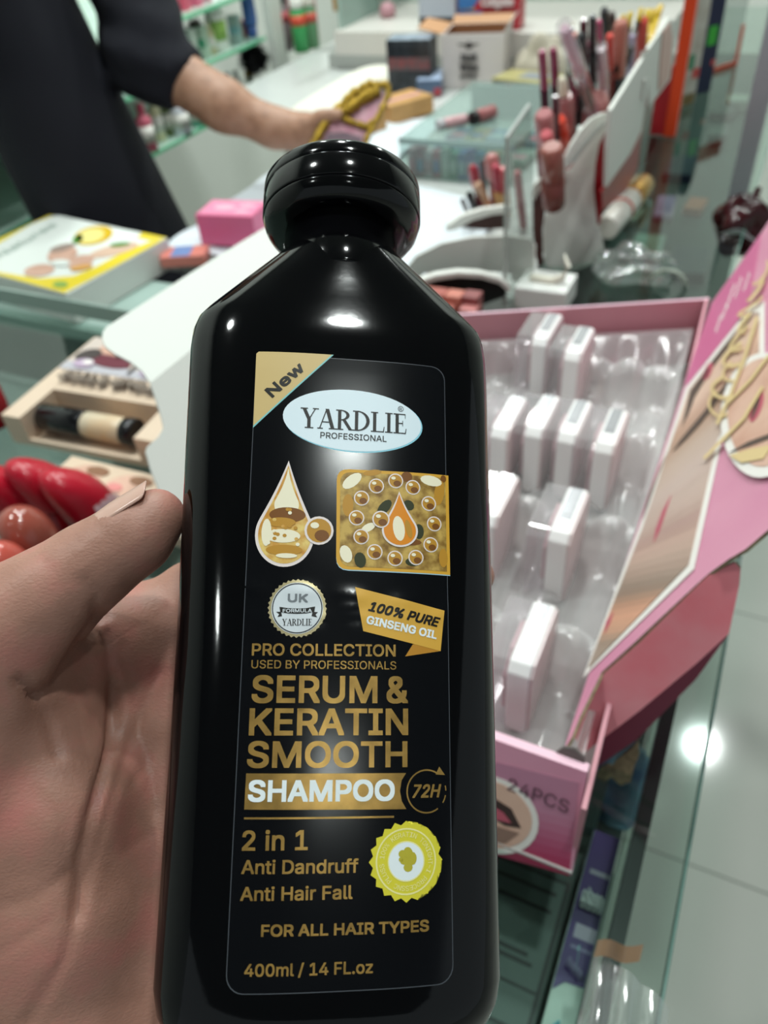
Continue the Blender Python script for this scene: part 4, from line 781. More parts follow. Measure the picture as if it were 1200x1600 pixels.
patch(t, 'top_print', [(rect(-.016, -.016, .010, .016), 0, 0)], [mat('blue_print', '6f86b8', .4)], .014)
# ------------------------------------------------------------------ glass shelves on the left wall, with their goods
GRN = mat('shelf_green_edge', '6fcf9f', .2, spec=.6)
for nm, z, lb in (('wall_shelf', .905, 'lowest glass shelf on the left wall, full of bright bottles'), ('wall_shelf', 1.022, 'middle green-edged glass shelf on the left wall'), ('wall_shelf', 1.120, 'top green-edged glass shelf on the left wall above the elbow')):
    t = thing(nm, lb, 'shelf', S(-1.26, 0, z), RZ); b1 = 1.72 if z > 1 else 1.66
    MB().box((-.44, .75, -.008), (-.0015, b1, 0)).build('shelf_board', mat('shelf_glass_top', 'b9d6c8', .15), t); MB().box((-.0014, .75, -.008), (0, b1, 0)).build('front_edge', GRN, t)
struct('trim_1', MB().box((-1.26, 1.725, 0), (-1.24, 1.78, 3)), WALLP, loc=S(0, 0, 0), rotz=RZ)
def goods(px, py, wpx, hpx, zs, a, kind, c, c2, label, group='goods on the left wall shelves', lab=None, cat='bottle', name=None):
    p = PA(px, py, a); q = toS(p); loc = S(a, q.y, zs); k = PXM(loc); w = wpx * k; h = hpx * k / .80
    t = thing(name or ('cosmetic_bottle' if kind != 'box' else 'product_box'), label, cat if kind != 'box' else 'box', loc, RZ + .25, group); m, m2 = K(c, .35), K(c2, .35); r = w / 2
    if kind == 'box':
        MB().box((-r, -r * .7, 0), (r, r * .7, h)).build('carton', m, t, bevel=.0008); MB().box((-r * .98, -r * .715, h * .35), (r * .98, -r * .70, h * .62)).build('print_band', m2, t)
    elif kind == 'tube':
        MB().lathe([(r * .7, 0), (r * .72, h * .18)], 20).build('cap', m2, t); MB().lathe([(r * .8, h * .19), (r, h * .3), (r * .95, h * .8), (r * .9, h)], 20, 0, None, True, 1, .6).build('tube_body', m, t)
    else:
        MB().lathe([(r * .92, 0), (r, h * .02), (r, h * .62), (r * .92, h * .70), (r * .45, h * .77), (r * .45, h * .80)], 22).build('bottle_body', m, t)
        MB().lathe([(r * .5, h * .80), (r * .52, h * .81), (r * .48, h * .98), (r * .40, h)], 18).build('cap', m2, t)
        MB().lathe([(r * 1.006, h * .2), (r * 1.006, h * .55)], 22).build('label_band', K(lab or 'e6e4dc', .4), t)
    return t
G1 = [(168, 118, 16, 26, 'bottle', 'e0763c', 'e9e6dc', 'orange squat bottle between sleeve and body'), (170, 146, 18, 30, 'bottle', 'dcc94e', 'e9e6dc', 'yellow bottle just right of the dark shirt'), (190, 165, 22, 34, 'bottle', 'd9cd7c', '4f9a5c', 'pale yellow bottle with green cap below the sleeve'),
      (192, 205, 22, 40, 'bottle', 'd2492f', 'd83a3a', 'red-capped bottle at the shirt edge'), (203, 224, 18, 42, 'bottle', 'd8418f', 'e05a9a', 'magenta bottle beside the shirt'), (214, 232, 18, 52, 'bottle', 'e6dcdc', 'c9a08c', 'white bottle with tan cap in the lowest row'), (237, 238, 24, 54, 'bottle', 'c9677a', 'b94f66', 'rose pink bottle in the lowest row'),
      (222, 246, 14, 36, 'bottle', '6a4f6d', 'd9d4d6', 'small plum bottle in front of the rose pink one'), (254, 226, 18, 52, 'bottle', 'd9d7b0', 'e8e6d0', 'cream bottle right of the rose pink one'), (269, 219, 14, 46, 'bottle', '6d7c52', '2f3a30', 'dark green slim bottle under the sleeve end'), (288, 214, 28, 44, 'bottle', 'd9dde4', '6f92b4', 'white bottle with blue cap under the forearm'), (312, 204, 20, 36, 'bottle', '5aa68c', '8cc7b4', 'teal bottle under the forearm')]
for px, py, w, h, kd, c, c2, lb in G1: goods(px, py, w, h, .905, -1.275 - .012 * (px % 3), kd, c, c2, lb)
G2 = [(357, 128, 13, 34, 'bottle', '5f86b8', '4a74ad', 'blue small bottle on the low shelf left of the black brush'), (371, 132, 18, 32, 'bottle', 'dfe0dc', 'e8e6e0', 'white bottle on the low shelf by the black brush'), (392, 138, 13, 34, 'bottle', 'd8a458', 'e2b56a', 'orange bottle on the low shelf by the black brush'), (338, 124, 12, 26, 'box', 'cfd8d4', '8fb3a6', 'pale box on the low shelf above the forearm')]
for px, py, w, h, kd, c, c2, lb in G2: goods(px, py, w, h, .905, -1.30, kd, c, c2, lb)
G3 = [(346, 86, 30, 60, 'bottle', 'e6e9e2', 'eef0ee', 'tall white bottle with green print on the middle shelf', '8fb85a'), (396, 62, 22, 56, 'tube', '4a6fb4', '3b5ea3', 'blue tube standing on the middle shelf', None), (296, 78, 24, 36, 'box', 'c9d6cc', 'd24a4a', 'white and red box on the middle shelf above the sleeve', None), (318, 88, 22, 34, 'box', 'bcd4c0', '4fa57f', 'green-banded box on the middle shelf', None), (371, 66, 18, 30, 'box', '9fb8b4', '7fb0b8', 'pale teal box between white bottle and blue tube', None), (378, 34, 24, 16, 'box', 'a8504c', '8f3f42', 'flat brick red box at the back of the middle shelf', None), (332, 78, 14, 34, 'bottle', 'd9d2a8', 'e6e0c0', 'small cream bottle left of the tall white one', None)]
for px, py, w, h, kd, c, c2, lb, l2 in G3: goods(px, py, w, h, 1.022, -1.295 if kd != 'box' or h > 20 else -1.33, kd, c, c2, lb, lab=l2)
G4 = [(244, 46, 26, 50, 'box', 'dcd2cf', 'e6e0de', 'white carton on the top shelf above the sleeve'), (266, 36, 26, 44, 'box', 'e2dcd8', 'cfc4c2', 'second white carton on the top shelf'), (288, 24, 22, 44, 'box', 'c9536b', 'e8d5d8', 'crimson pack on the top shelf'), (308, 15, 20, 40, 'box', 'd06a86', 'b93c5e', 'pink pack on the top shelf'), (326, 6, 18, 34, 'box', 'cf9aa8', 'c94a66', 'pale pink pack on the top shelf'), (232, 28, 10, 30, 'box', '7a3a34', 'a05040', 'narrow brown pack on the top shelf beside the shoulder')]
for px, py, w, h, kd, c, c2, lb in G4: goods(px, py, w, h, 1.120, -1.30, kd, c, c2, lb)
hz = PA(304, 40, -1.31); qh = toS(hz)
def fuzz(name, label, cat, center, rad, n, L, m, seed=1):
    g = np.random.default_rng(seed); t = thing(name, label, cat, center, RZ); mb = MB()
    mb.lathe([(rad * .3, -rad * .7), (rad * .8, -rad * .3), (rad * .8, rad * .3), (rad * .3, rad * .7)], 16)
    for _ in range(n):
        d = Vector(g.normal(size=3)); d.normalize(); e = Vector(g.normal(size=3)) * .25; p0 = d * rad * .55; p1 = d * (rad + L * g.uniform(.5, 1)) + e * L
        s_ = d.cross(Vector((.3, .2, .9))).normalized() * .0016; mb.add([p0 + s_, p0 - s_, p1], [(0, 1, 2)]); s2 = d.cross(s_).normalized() * .0016; mb.add([p0 + s2, p0 - s2, p1], [(0, 1, 2)])
    mb.build('bristles', m, t, recalc=False); return t
pz = PA(397, 92, -1.27); fuzz('hair_brush', 'black fluffy bristled brush hanging below the middle shelf', 'brush', pz, .022, 900, .024, mat('black_bristle', '0d0f10', .7), 3)
pz = PA(305, 42, -1.30); fuzz('hair_bun', 'small dark brown fluffy hair piece on the middle shelf', 'hair piece', pz, .010, 300, .012, mat('brown_bristle', '3f352c', .8), 4)
# ------------------------------------------------------------------ back of the shop: ledge, packs, bottles
bl = thing('back_shelf', 'pale display ledge at the back of the shop with packets on it', 'shelf', S(0, 0, 0), RZ)
zl = 1.05; l0 = toS(PZ(490, 65, zl)); l1 = toS(PZ(606, 65, zl))
MB().box((l0.x, 1.63, zl - .045), (-.30, 1.98, zl)).build('ledge', mat('ledge_white', 'cfcac4', .4), bl); MB().box((l0.x - .02, 1.63, .0), (-.28, 2.0, zl - .045)).build('ledge_base', mat('ledge_grey', 'a4a6a2', .5), bl)
MB().box((l0.x, 1.96, zl), (-.30, 1.98, zl + .6)).build('backboard', mat('back_green_grey', 'a9b8ae', .5), bl); MB().box((l0.x + .0, 1.66, zl), (l0.x + .008, 1.96, zl + .35)).build('glass_end', mat('end_glass', '9db5ac', .15), bl)
def onb(px, py, b, z): p = PB(px, py, b); q = toS(p); return S(q.x, b, z)
for i, (px, w, h, c, c2, lb) in enumerate(((533, 15, 90, 'b98848', 'c79a5c', 'tall orange-brown board standing at the back ledge'), (555, 22, 80, '93a597', '7d9182', 'grey-green patterned packet next to the orange-brown board'), (580, 24, 80, '8fa294', '76897c', 'second grey-green patterned packet on the back ledge'), (606, 24, 80, '97a79a', '7d8f83', 'third grey-green patterned packet on the back ledge'))):
    p = onb(px, 52, 1.86, zl); k = PXM(p); t = thing('hanging_packet', lb, 'packet', p, RZ, 'packets on the back ledge')
    MB().box((-w * k / 2, -.008, 0), (w * k / 2, .008, h * k * 1.2)).build('packet_body', K(c, .35), t, bevel=.002)
    MB().box((-w * k * .42, -.0088, h * k * .2), (w * k * .42, -.0081, h * k * .5)).build('print_band', mat('packet_pattern_' + c2, c2, .4, c2=c, nscale=120), t)
p = onb(607, 40, 1.78, zl); t = thing('pink_pouch', 'small round dusty pink pouch on the back ledge', 'pouch', p, RZ); MB().lathe([(.010, 0), (.018, .004), (.020, .015), (.014, .028), (.002, .032)], 20).build('pouch_body', K('b98a92'), t)
for px, py, w, h, kd, c, c2, lb, l2 in ((446, 76, 26, 66, 'bottle', '7a6f72', '4a4f50', 'grey and pink deodorant can at the back left of the ledge', 'b05a5e'), (472, 78, 24, 62, 'bottle', '3f9a5a', 'eceae4', 'green bottle with white cap and red band at the ledge', 'd8543c'), (490, 72, 20, 60, 'bottle', '5f8f68', 'd9d6cc', 'second green bottle half behind the first', 'c9584a'), (478, 30, 40, 40, 'box', 'b9606c', 'd98a94', 'dull red carton behind the green bottles', None)):
    p = PZ(px, py, Z0) if kd != 'box' else PZ(px, py + 34, Z0); q = toS(p); q.y = min(q.y, 1.95); loc = S(q.x, q.y, Z0 - .0035); k = PXM(loc); w_, h_ = w * k, h * k * 1.2
    t = thing('cosmetic_bottle' if kd != 'box' else 'product_box', lb, 'bottle' if kd != 'box' else 'box', loc, RZ, 'goods at the back ledge'); r = w_ / 2
    if kd == 'box': MB().box((-r, -.015, 0), (r, .015, h_ * 2.2)).build('carton', K(c), t, bevel=.001); MB().box((-r * .9, -.0156, h_ * 1.4), (r * .9, -.0151, h_ * 1.9)).build('print_band', K(c2), t)
    else:
        MB().lathe([(r * .95, 0), (r, .002), (r, h_ * .70), (r * .7, h_ * .78)], 22).build('bottle_body', K(c, .3), t); MB().lathe([(r * .85, h_ * .78), (r * .88, h_ * .79), (r * .85, h_ * .99), (r * .7, h_)], 20).build('cap', K(c2, .3), t); MB().lathe([(r * 1.006, h_ * .48), (r * 1.006, h_ * .66)], 22).build('label_band', K(l2, .4), t)
# cartons at the back right
def facebox(name, label, pL, pR, hpx, d, c, z=Z0 - .0018, mtop=None, cat='box', print_=None, h=None):
    A, B = PZ(*pL, z), PZ(*pR, z); u = (B - A); w = u.length; rz = math.atan2(u.y, u.x); k = PXM((A + B) / 2); h = h or hpx * k / 1.15
    t = thing(name, label, cat, A + Vector((0, 0, .0003)), rz); t['_w'] = w; t['_h'] = h
    return t, w, h, d
t, w, h, d = facebox('open_carton', 'white open carton with brown inside and a small black crest print', (692, 138), (786, 137), 84, .10, 'd9d4d2'); CW = mat('carton_white', 'cfc8c6', .55); KB = mat('kraft_board', '8a5a3a', .7)
mb = MB(); th = .003
for lo, hi in (((0, 0, 0), (w, th, h)), ((0, d - th, 0), (w, d, h)), ((0, th, 0), (th, d - th, h)), ((w - th, th, 0), (w, d - th, h)), ((th, th, 0), (w - th, d - th, th))): mb.box(lo, hi)
mb.build('carton_body', CW, t); mb = MB()
for lo, hi in (((th, th, h * .25), (w - th, th + .0006, h - .0005)), ((th, d - th - .0006, h * .25), (w - th, d - th, h - .0005)), ((th, th, h * .25), (th + .0006, d - th, h - .0005)), ((w - th - .0006, th, h * .25), (w - th, d - th, h - .0005))): mb.box(lo, hi)
mb.build('inside_lining', KB, t)
KB2 = mat('kraft_flap', 'b98a63', .6)
MB().prism([(0, 0, h), (0, d, h), (-.050, d - .006, h + .012), (-.050, .008, h + .010)], (0, 0, 1), .002).build('flap', KB2, t); MB().prism([(w, 0, h), (w, d, h), (w + .012, d - .004, h + .020), (w + .012, .006, h + .020)], (-1, 0, 0), .002).build('flap', mat('carton_white2', 'c4bdba', .55), t); MB().prism([(0, d, h), (w, d, h), (w, d + .020, h + .012), (0, d + .020, h + .012)], (0, 1, 0), .002).build('flap', KB2, t)
mb = MB(); X = lambda x: x * w; Zz = lambda z: z * h
for pts in (E_(X(.44), Zz(.80), .006, .006, 14), [(X(.24), Zz(.83)), (X(.62), Zz(.83)), (X(.56), Zz(.79)), (X(.30), Zz(.79))], [(X(.36), Zz(.78)), (X(.52), Zz(.78)), (X(.47), Zz(.73)), (X(.41), Zz(.73))]): mb.prism([(x, -.0002, z) for x, z in pts], (0, -1, 0), .0002)
for s_, y, hh, x0, x1 in (('Nail', .52, .13, .32, .58), ('Wax', .33, .14, .30, .60), ('STRIP', .2, .05, .30, .58)): put_text(mb, s_, (X(x0), Zz(y)), (X(x1), Zz(y)), hh * h, .0006, 0, bold=.03, mapf=lambda x, y, l: (x, -l, y))
mb.build('print', K('4a4646'), t)
t, w, h, d = facebox('perfume_box', 'black box with red band and silver top in cling film, left of the open carton', (608, 147), (674, 147), 84, .055, '20242a')
MB().box((0, 0, 0), (w, d, h)).build('box_body', mat('black_print_board', '24282e', .2, c2='3a4046', nscale=60), t, bevel=.001); MB().box((.002, -.0006, h * .45), (w - .002, -.0001, h * .68)).build('red_band', mat('red_grey_band', '8a4a4c', .3, c2='5d5357', nscale=60), t); MB().box((.001, .001, h + .0001), (w - .001, d - .001, h + .0007)).build('silver_top', mat('silver_top_print', 'a9b4c4', .25, c2='7d8794', nscale=40), t)
t, w, h, d = facebox('soap_box', 'blue and white box with a red corner, leaning by the open carton', (652, 152), (690, 150), 26, .10, '5f7fb0')
MB().box((0, 0, 0), (w, d, h)).build('box_body', mat('blue_grey_board', '566a86', .3), t, bevel=.001); MB().box((.001, .001, h + .0001), (w - .001, d - .001, h + .0008)).build('pale_top', mat('pale_blue_top', 'b4c6e2', .3), t); MB().box((w * .7, -.0006, .001), (w - .001, -.0001, h * .5)).build('red_corner', K('b04048', .35), t)
t, w, h, d = facebox('eyelash_box', 'black and pale gold box standing at the lip gloss rows', (768, 152), (850, 162), 32, .07, '20282a')
MB().box((0, 0, 0), (w, d, h)).build('box_body', mat('pale_gold_board', 'a8a06c', .35), t, bevel=.001); MB().box((.003, -.0007, .004), (w - .004, -.0001, h - .004)).build('black_front', mat('dark_green_black', '1d2626', .25), t); MB().box((w * .4, d * .25, h + .0001), (w * .9, d * .8, h + .0008)).build('top_window', mat('top_window_print', '7d8490', .3), t)
mb = MB(); mb.prism([(w * .15, -.0008, h * .45), (w * .75, -.0008, h * .45), (w * .75, -.0008, h * .52), (w * .15, -.0008, h * .52)], (0, -1, 0), .0002); mb.build('print_line', K('8a8a5c'), t)
# toothpaste cartons and the pale carton behind, on a back step
zb2 = zl
for i, (py, lb, dz) in enumerate(((38, 'lower red and blue toothpaste carton behind the open carton', 0), (14, 'upper red and blue toothpaste carton, on top of the other', .034))):
    A = PB(716, 40, 1.66); q = toS(A); t = thing('toothpaste_box', lb, 'toothpaste box', S(q.x, 1.66, zb2 + dz + .0004), RZ, 'stacked toothpaste cartons'); w = 98 * PXM(A)
    MB().box((0, 0, 0), (w, .04, .033)).build('carton', K('b5303c', .3), t, bevel=.0006); MB().prism([(.0005, -.0002, .0005), (w * .22, -.0002, .0005), (w * .42, -.0002, .0325), (.0005, -.0002, .0325)], (0, -1, 0), .0003).build('blue_end', K('3f78b5', .3), t); MB().box((.001, -.0005, .001), (w * .28, -.0001, .004)).build('yellow_line', K('d8b84a', .4), t)
    mb = MB(); put_text(mb, 'Colgate', (w * .40, .008), (w * .92, .008), .018, .0008, 0, bold=.06, mapf=lambda x, y, l: (x, -l, y)); mb.build('lettering', K('e6d8d8', .4), t)
A = PB(655, 36, 1.66); q = toS(A); t = thing('product_box', 'white and black carton left of the toothpaste cartons', 'box', S(q.x, 1.66, zb2 + .0004), RZ); k = PXM(A); MB().box((0, 0, 0), (60 * k, .05, 62 * k)).build('carton', mat('pale_blue_white_board', 'b9bec9', .35), t, bevel=.001); MB().box((.001, -.0006, .002), (60 * k - .001, -.0001, 16 * k)).build('black_band', K('20242c', .35), t)
# beige cloth pouch
p = onb(850, 112, 1.555, Z0 - .0035); cbg = thing('cloth_bag', 'crumpled beige cloth bag between the open carton and lip glosses', 'bag', p, RZ + .2)
def blob(rx, ry, rz, amp, seed, n=28, flat=.35):
    g = np.random.default_rng(seed); ph = g.uniform(0, 6, (6, 3)); fr = g.uniform(1.5, 5, (6, 3))
    def f(u, v):
        th, ps = 2 * math.pi * u, math.pi * v; d = (math.sin(ps) * math.cos(th), math.sin(ps) * math.sin(th), math.cos(ps)); s_ = 1 + amp * sum(math.sin(fr[i][0] * d[0] + ph[i][0]) * math.sin(fr[i][1] * d[1] * 1.7 + ph[i][1]) * math.cos(fr[i][2] * d[2] + ph[i][2]) for i in range(6))
        return (rx * d[0] * s_, ry * d[1] * s_, max(rz * d[2] * s_, -rz * flat) + rz * flat)
    return f
MB().grid(blob(.058, .045, .060, .10, 5), 40, 30).build('bag_body', mat('beige_cloth', 'b8b0a0', .85, bump=.4, bscale=80), cbg); MB().grid(lambda u, v: (.030 + .022 * u, -.01 + .02 * v + .008 * math.sin(5 * u), .075 + .028 * u + .006 * math.sin(9 * v)), 10, 10).build('bag_flap', mat('beige_cloth', 'b8b0a0', .85), cbg)
# tan cartons by the gold trimmed ornament
for (pL, pR, hp, dd, lb) in (((612, 196), (678, 176), 30, .07, 'tan cardboard carton right of the gold trimmed ornament'), ((545, 222), (605, 206), 34, .06, 'tan carton half behind the bottle cap')):
    t, w, h, d = facebox('tan_carton', lb, pL, pR, hp, dd, 'c08f58'); MB().box((0, 0, 0), (w, d, h)).build('carton', mat('tan_board', 'c4965c', .5, noise=.15, nscale=30), t, bevel=.001); MB().box((w * .1, d * .35, h + .0001), (w * .9, d * .5, h + .0006)).build('pink_tape', K('cf9aa8', .3), t)
# ------------------------------------------------------------------ low glass case with goods, between the cap and the stands
a0_, b0_ = toS(PZ(618, 292, Z0)).x, .958
gc = thing('glass_case', 'small glass case with cosmetics inside, right of the bottle cap', 'display case', S(0, 0, Z0 - .0025), RZ)
ca, cbb = -.575, 1.0
MB().box((ca, cbb, .052), (-.395, 1.33, .057)).build('top_glass', clear('case_glass', 'dde9e6', .28, .03, .10, .3), gc); MB().box((ca, cbb, 0), (-.395, cbb + .003, .0515)).build('front_glass', MATS['case_glass'], gc)
MB().box((ca, cbb - .001, .050), (-.395, cbb + .003, .058)).build('glass_rim', mat('case_rim', '8fa6a2', .2), gc); MB().box((ca, cbb + .32, 0), (-.395, cbb + .33, .0515)).build('back_panel', mat('case_back', '6f8284', .4), gc)
cols = ['d9a8b0', 'c98a96', 'e0c4c8', 'd47f8c', 'c9d0c4', '6f9f88', '6c7fb0', '8a7fb8', '5f86a8', 'b9c4c8', 'cbb08a', 'd9d6cc']
names = ['pink', 'rose', 'pale pink', 'coral', 'pale green', 'green', 'blue', 'violet', 'steel blue', 'grey', 'tan', 'cream']
for i in range(12):
    x = ca + .010 + i * .0138
    t = thing('nail_polish_box', '%s slim pack in the front row of the small glass case' % names[i], 'cosmetics box', S(x + .006, cbb + .018, Z0 - .0022), RZ, 'packs in the small glass case')
    MB().box((-.0058, -.010, 0), (.0058, .010, .040 + .004 * math.sin(i * 2))).build('pack', K(cols[i], .35), t); MB().box((-.0045, -.0106, .008), (.0045, -.0101, .026)).build('print_band', K(cols[(i * 5 + 3) % 12], .4), t)
for i in range(10):
    x = ca + .016 + (i % 5) * .034; y = cbb + .10 + (i // 5) * .09
    t = thing('eyeshadow_box', '%s flat pack lying deeper in the small glass case, %s row' % (names[(i * 7 + 2) % 12], 'nearer' if i < 5 else 'rear'), 'cosmetics box', S(x + .012, y, Z0 - .0022), RZ + .1 * math.sin(i), 'packs in the small glass case'); MB().box((-.015, -.028, 0), (.015, .028, .012)).build('pack', K(['5f86a8', '7f94b4', 'cdb98a', '8f7fb0', '9fb4a8', '4f7f9c', 'b9a878', '6f8ab0', 'a8a49a', '7f9aa0'][i], .35), t); MB().box((-.011, -.02, .0121), (.011, .0, .0126)).build('print_band', K(cols[(i * 3) % 12], .4), t)
# two wand lip colours lying on the case
for (pa, pb_, r, c, c2, lb) in (((683, 196), (729, 186), .0085, 'c9a0a4', 'c0bcc0', 'pink lip colour tube lying on the small glass case'), ((736, 186), (772, 174), .0105, '9c5f60', '1a1718', 'rosewood lip colour with black end lying on the small glass case')):
    z_ = Z0 + .0545 + r; A, B = PZ(*pa, z_), PZ(*pb_, z_); m_ = A; t = thing('lip_colour', lb, 'lip colour', m_, 0); mb = MB()
    d = B - A; MB().tube([d * .0, d * .04, d * .22], [r * .9, r * .98, r * .98], 16).build('cap', K(c2, .2), t); MB().tube([d * .22, d * .26, d * .96, d], [r * .9, r, r, r * .8], 16).build('tube_body', K(c, .25), t)
# ------------------------------------------------------------------ lip gloss stands
RIM = mat('stand_white', 'dcdcd6', .35); BRNIN = mat('stand_brown', '4a2622', .5); REDP = mat('stand_red', '9c1620', .35); BLKIN = mat('stand_black', '0e0e10', .4)
AS = -.205
def vface(p0, p1): n = (p1 - p0).cross(EZ).normalized(); n = n if n.dot(CAMP - p0) > 0 else -n; return surf(p0, n), n
def stand_panel(name, label, polys, pa, pb_, th=.004, loc=None):
    """upright panel through two foot pixels on the counter; polys = [(part name, photo outline, material, offset towards the viewer)]"""
    A, B = PZ(*pa, Z0), PZ(*pb_, Z0); f, n = vface(A, B); t = thing(name, label, 'display stand', A, RZ, 'white lip gloss stands')
    for nm, pts, m, off in polys: MB().prism([f(*p) + n * off for p in pts], -n, th).build(nm, m, t, world=True)
    return t
def arc(cx, cy, rx, ry, a0, a1, n=14): return [(cx + rx * math.cos(R_(a0 + (a1 - a0) * i / n)), cy - ry * math.sin(R_(a0 + (a1 - a0) * i / n))) for i in range(n + 1)]
crescent = [(890, 268), (872, 290), (858, 318), (850, 352), (849, 388), (853, 416), (868, 424), (885, 430), (912, 392), (934, 356), (931, 330), (928, 296), (930, 258), (936, 226), (948, 202), (944, 196), (930, 210), (908, 240)]
stand_panel('curved_stand', 'large white crescent panel of the lip gloss stand, nearest one', [('side_panel', crescent, RIM, 0), ('rim', [(832, 300), (834, 288), (846, 276), (862, 268), (882, 263), (892, 268), (889, 276), (878, 280), (876, 276), (862, 280), (848, 290), (840, 300), (834, 312)], RIM, .003),
    ('brown_back', [(834, 306), (848, 291), (862, 281), (877, 277), (866, 297), (854, 325), (849, 360), (850, 415), (842, 420), (838, 400), (834, 362)], BRNIN, -.004), ('foot', [(938, 352), (948, 408), (930, 412), (888, 428), (912, 392)], RIM, -.002), ('red_edge', [(948, 202), (949, 240), (944, 300), (939, 350), (933, 352), (929, 320), (928, 290), (931, 255), (937, 224)], REDP, -.002)], (853, 416), (946, 407))
stand_panel('curved_stand', 'white wing-topped panel above the crescent panel', [('wing_panel', [(881, 250), (892, 228), (908, 203), (924, 186), (942, 177), (956, 176), (957, 184), (950, 196), (936, 208), (915, 232), (888, 262), (882, 262)], RIM, 0), ('inner_line', [(890, 252), (908, 226), (930, 200), (942, 190), (944, 193), (932, 206), (912, 230), (894, 254)], mat('stand_grey_line', 'a9aaa6', .4), .003)], (882, 432), (950, 404), .003)
def long_panel(label, pts, parts):
    P0 = S(AS, 0, 0); f = surf(P0, E2); t = thing('side_panel_stand', label, 'display stand', f(*pts[0]).copy(), RZ, 'white lip gloss stands'); t.location.z = Z0
    for nm, p, m, off in parts: MB().prism([f(*q) + E2 * off for q in p], -E2, .004).build(nm, m, t, world=True)
    return t
pB = [(955, 172), (1006, 90), (1007, 80), (1014, 84), (1014, 110), (1011, 150), (1002, 205), (985, 240), (948, 292), (950, 230)]
long_panel('white side panel of the lip gloss stand, middle one with red slat', pB, [('panel', pB, RIM, 0), ('red_slat', [(1006, 110), (1016, 109), (1012, 190), (1004, 262), (985, 300), (950, 330), (949, 300), (986, 243), (1000, 206), (1009, 160)], REDP, -.006), ('clip', [(1004, 125), (1009, 122), (1007, 150), (1001, 156)], RIM, .003)])
pC = [(1014, 76), (1047, 28), (1055, 38), (1056, 60), (1051, 96), (1047, 124), (1014, 168), (1013, 120)]
long_panel('white and pale pink side panel of the lip gloss stand, farthest one', pC, [('panel', pC, RIM, 0), ('pink_strip', [(1035, 50), (1046, 36), (1050, 60), (1047, 100), (1044, 122), (1028, 142), (1030, 100)], mat('stand_pale_pink', 'd3a79c', .4), .0015), ('lower_panel', [(1014, 168), (1030, 148), (1028, 180), (1016, 215), (1004, 240), (1008, 205)], mat('stand_grey_beige', 'a59c92', .5), -.01)])
pO = PZ(1047, 211, Z0); t = thing('orange_post', 'tall orange post at the far end of the white stands', 'post', pO, RZ)
MB().box((-.009, -.009, 0), (.009, .009, .36)).build('post', mat('orange_red_acrylic', 'd2431c', .3), t); MB().box((-.032, -.004, 0), (-.0095, .004, .10)).build('dark_red_foot', REDP, t)
# clear divider in front
A, B = PZ(790, 482, Z0), PZ(833, 462, Z0); fdv, ndv = vface(A, B); t = thing('acrylic_divider', 'clear acrylic divider plate with slanted top between trays and stands', 'divider', A, RZ)
MB().prism([fdv(*p) for p in ((788, 480), (790, 380), (791, 300), (793, 215), (829, 164), (834, 230), (834, 330), (834, 462))], -ndv, .003).build('plate', clear('divider_acrylic', 'e4e8e6', .10, .05, .10), t, world=True)
MB().prism([fdv(*p) + ndv * .0005 for p in ((788, 480), (790, 380), (793, 214), (829, 162), (829, 166), (795, 217), (792, 380), (791, 480))], -ndv, .004).build('edge', mat('acrylic_edge', 'b9bdb9', .2), t, world=True)
# white block and trays
t = thing('white_block', 'white acrylic block with curled lip between the tray and the crescent panel', 'display block', PZ(802, 482, Z0), RZ)
MB().box((0, .0, 0), (.058, .05, .026)).build('block', WHITE, t, bevel=.002); MB().tube([(.012, .02, .030), (.035, .02, .029), (.048, .022, .033), (.052, .024, .045), (.047, .025, .058)], [.004, .0045, .004, .003, .001], 10).build('curled_lip', mat('ivory_curl', 'e3dfd0', .4), t)
def tray_arch(label, pa, pb_, rim, inner, rimw, inner_m, inner_name, extra=()):
    A, B = PZ(*pa, Z0), PZ(*pb_, Z0); f, n = vface(A, B); t = thing('arched_tray', label, 'display tray', A, RZ, 'arched white trays')
    MB().prism([f(*p) for p in rim], -n, rimw).build('rim', RIM, t, world=True, bevel=.001); MB().prism([f(*p) - n * .012 for p in inner], -n, .003).build(inner_name, inner_m, t, world=True)
    return t
r1 = [(628, 452), (645, 442), (680, 430), (715, 425), (750, 427), (778, 434), (796, 446), (798, 456), (793, 456), (780, 444), (752, 436), (716, 434), (682, 439), (648, 450), (630, 462)]
tray_arch('arched white tray with black inside holding rosy lipsticks, nearest one', (640, 500), (790, 492), r1, [(640, 455), (682, 438), (716, 433), (752, 435), (780, 443), (795, 455), (790, 472), (752, 485), (745, 500), (640, 505)], .010, BLKIN, 'black_back')
r2 = [(626, 440), (634, 420), (650, 400), (690, 380), (740, 370), (790, 368), (828, 372), (838, 384), (834, 440), (800, 440), (798, 428), (720, 420), (660, 428), (630, 444)]
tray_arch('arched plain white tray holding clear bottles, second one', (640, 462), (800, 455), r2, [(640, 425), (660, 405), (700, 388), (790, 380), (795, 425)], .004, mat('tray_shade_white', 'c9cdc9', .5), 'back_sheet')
r3 = [(698, 362), (700, 352), (722, 337), (754, 327), (792, 322), (800, 324), (800, 333), (770, 336), (738, 345), (712, 360)]
tray_arch('arched white tray with dark brown front, farthest one', (700, 390), (800, 372), r3, [(712, 360), (738, 345), (770, 336), (800, 333), (800, 362), (760, 364)], .008, mat('tray_brown', '3d211d', .5), 'brown_front')
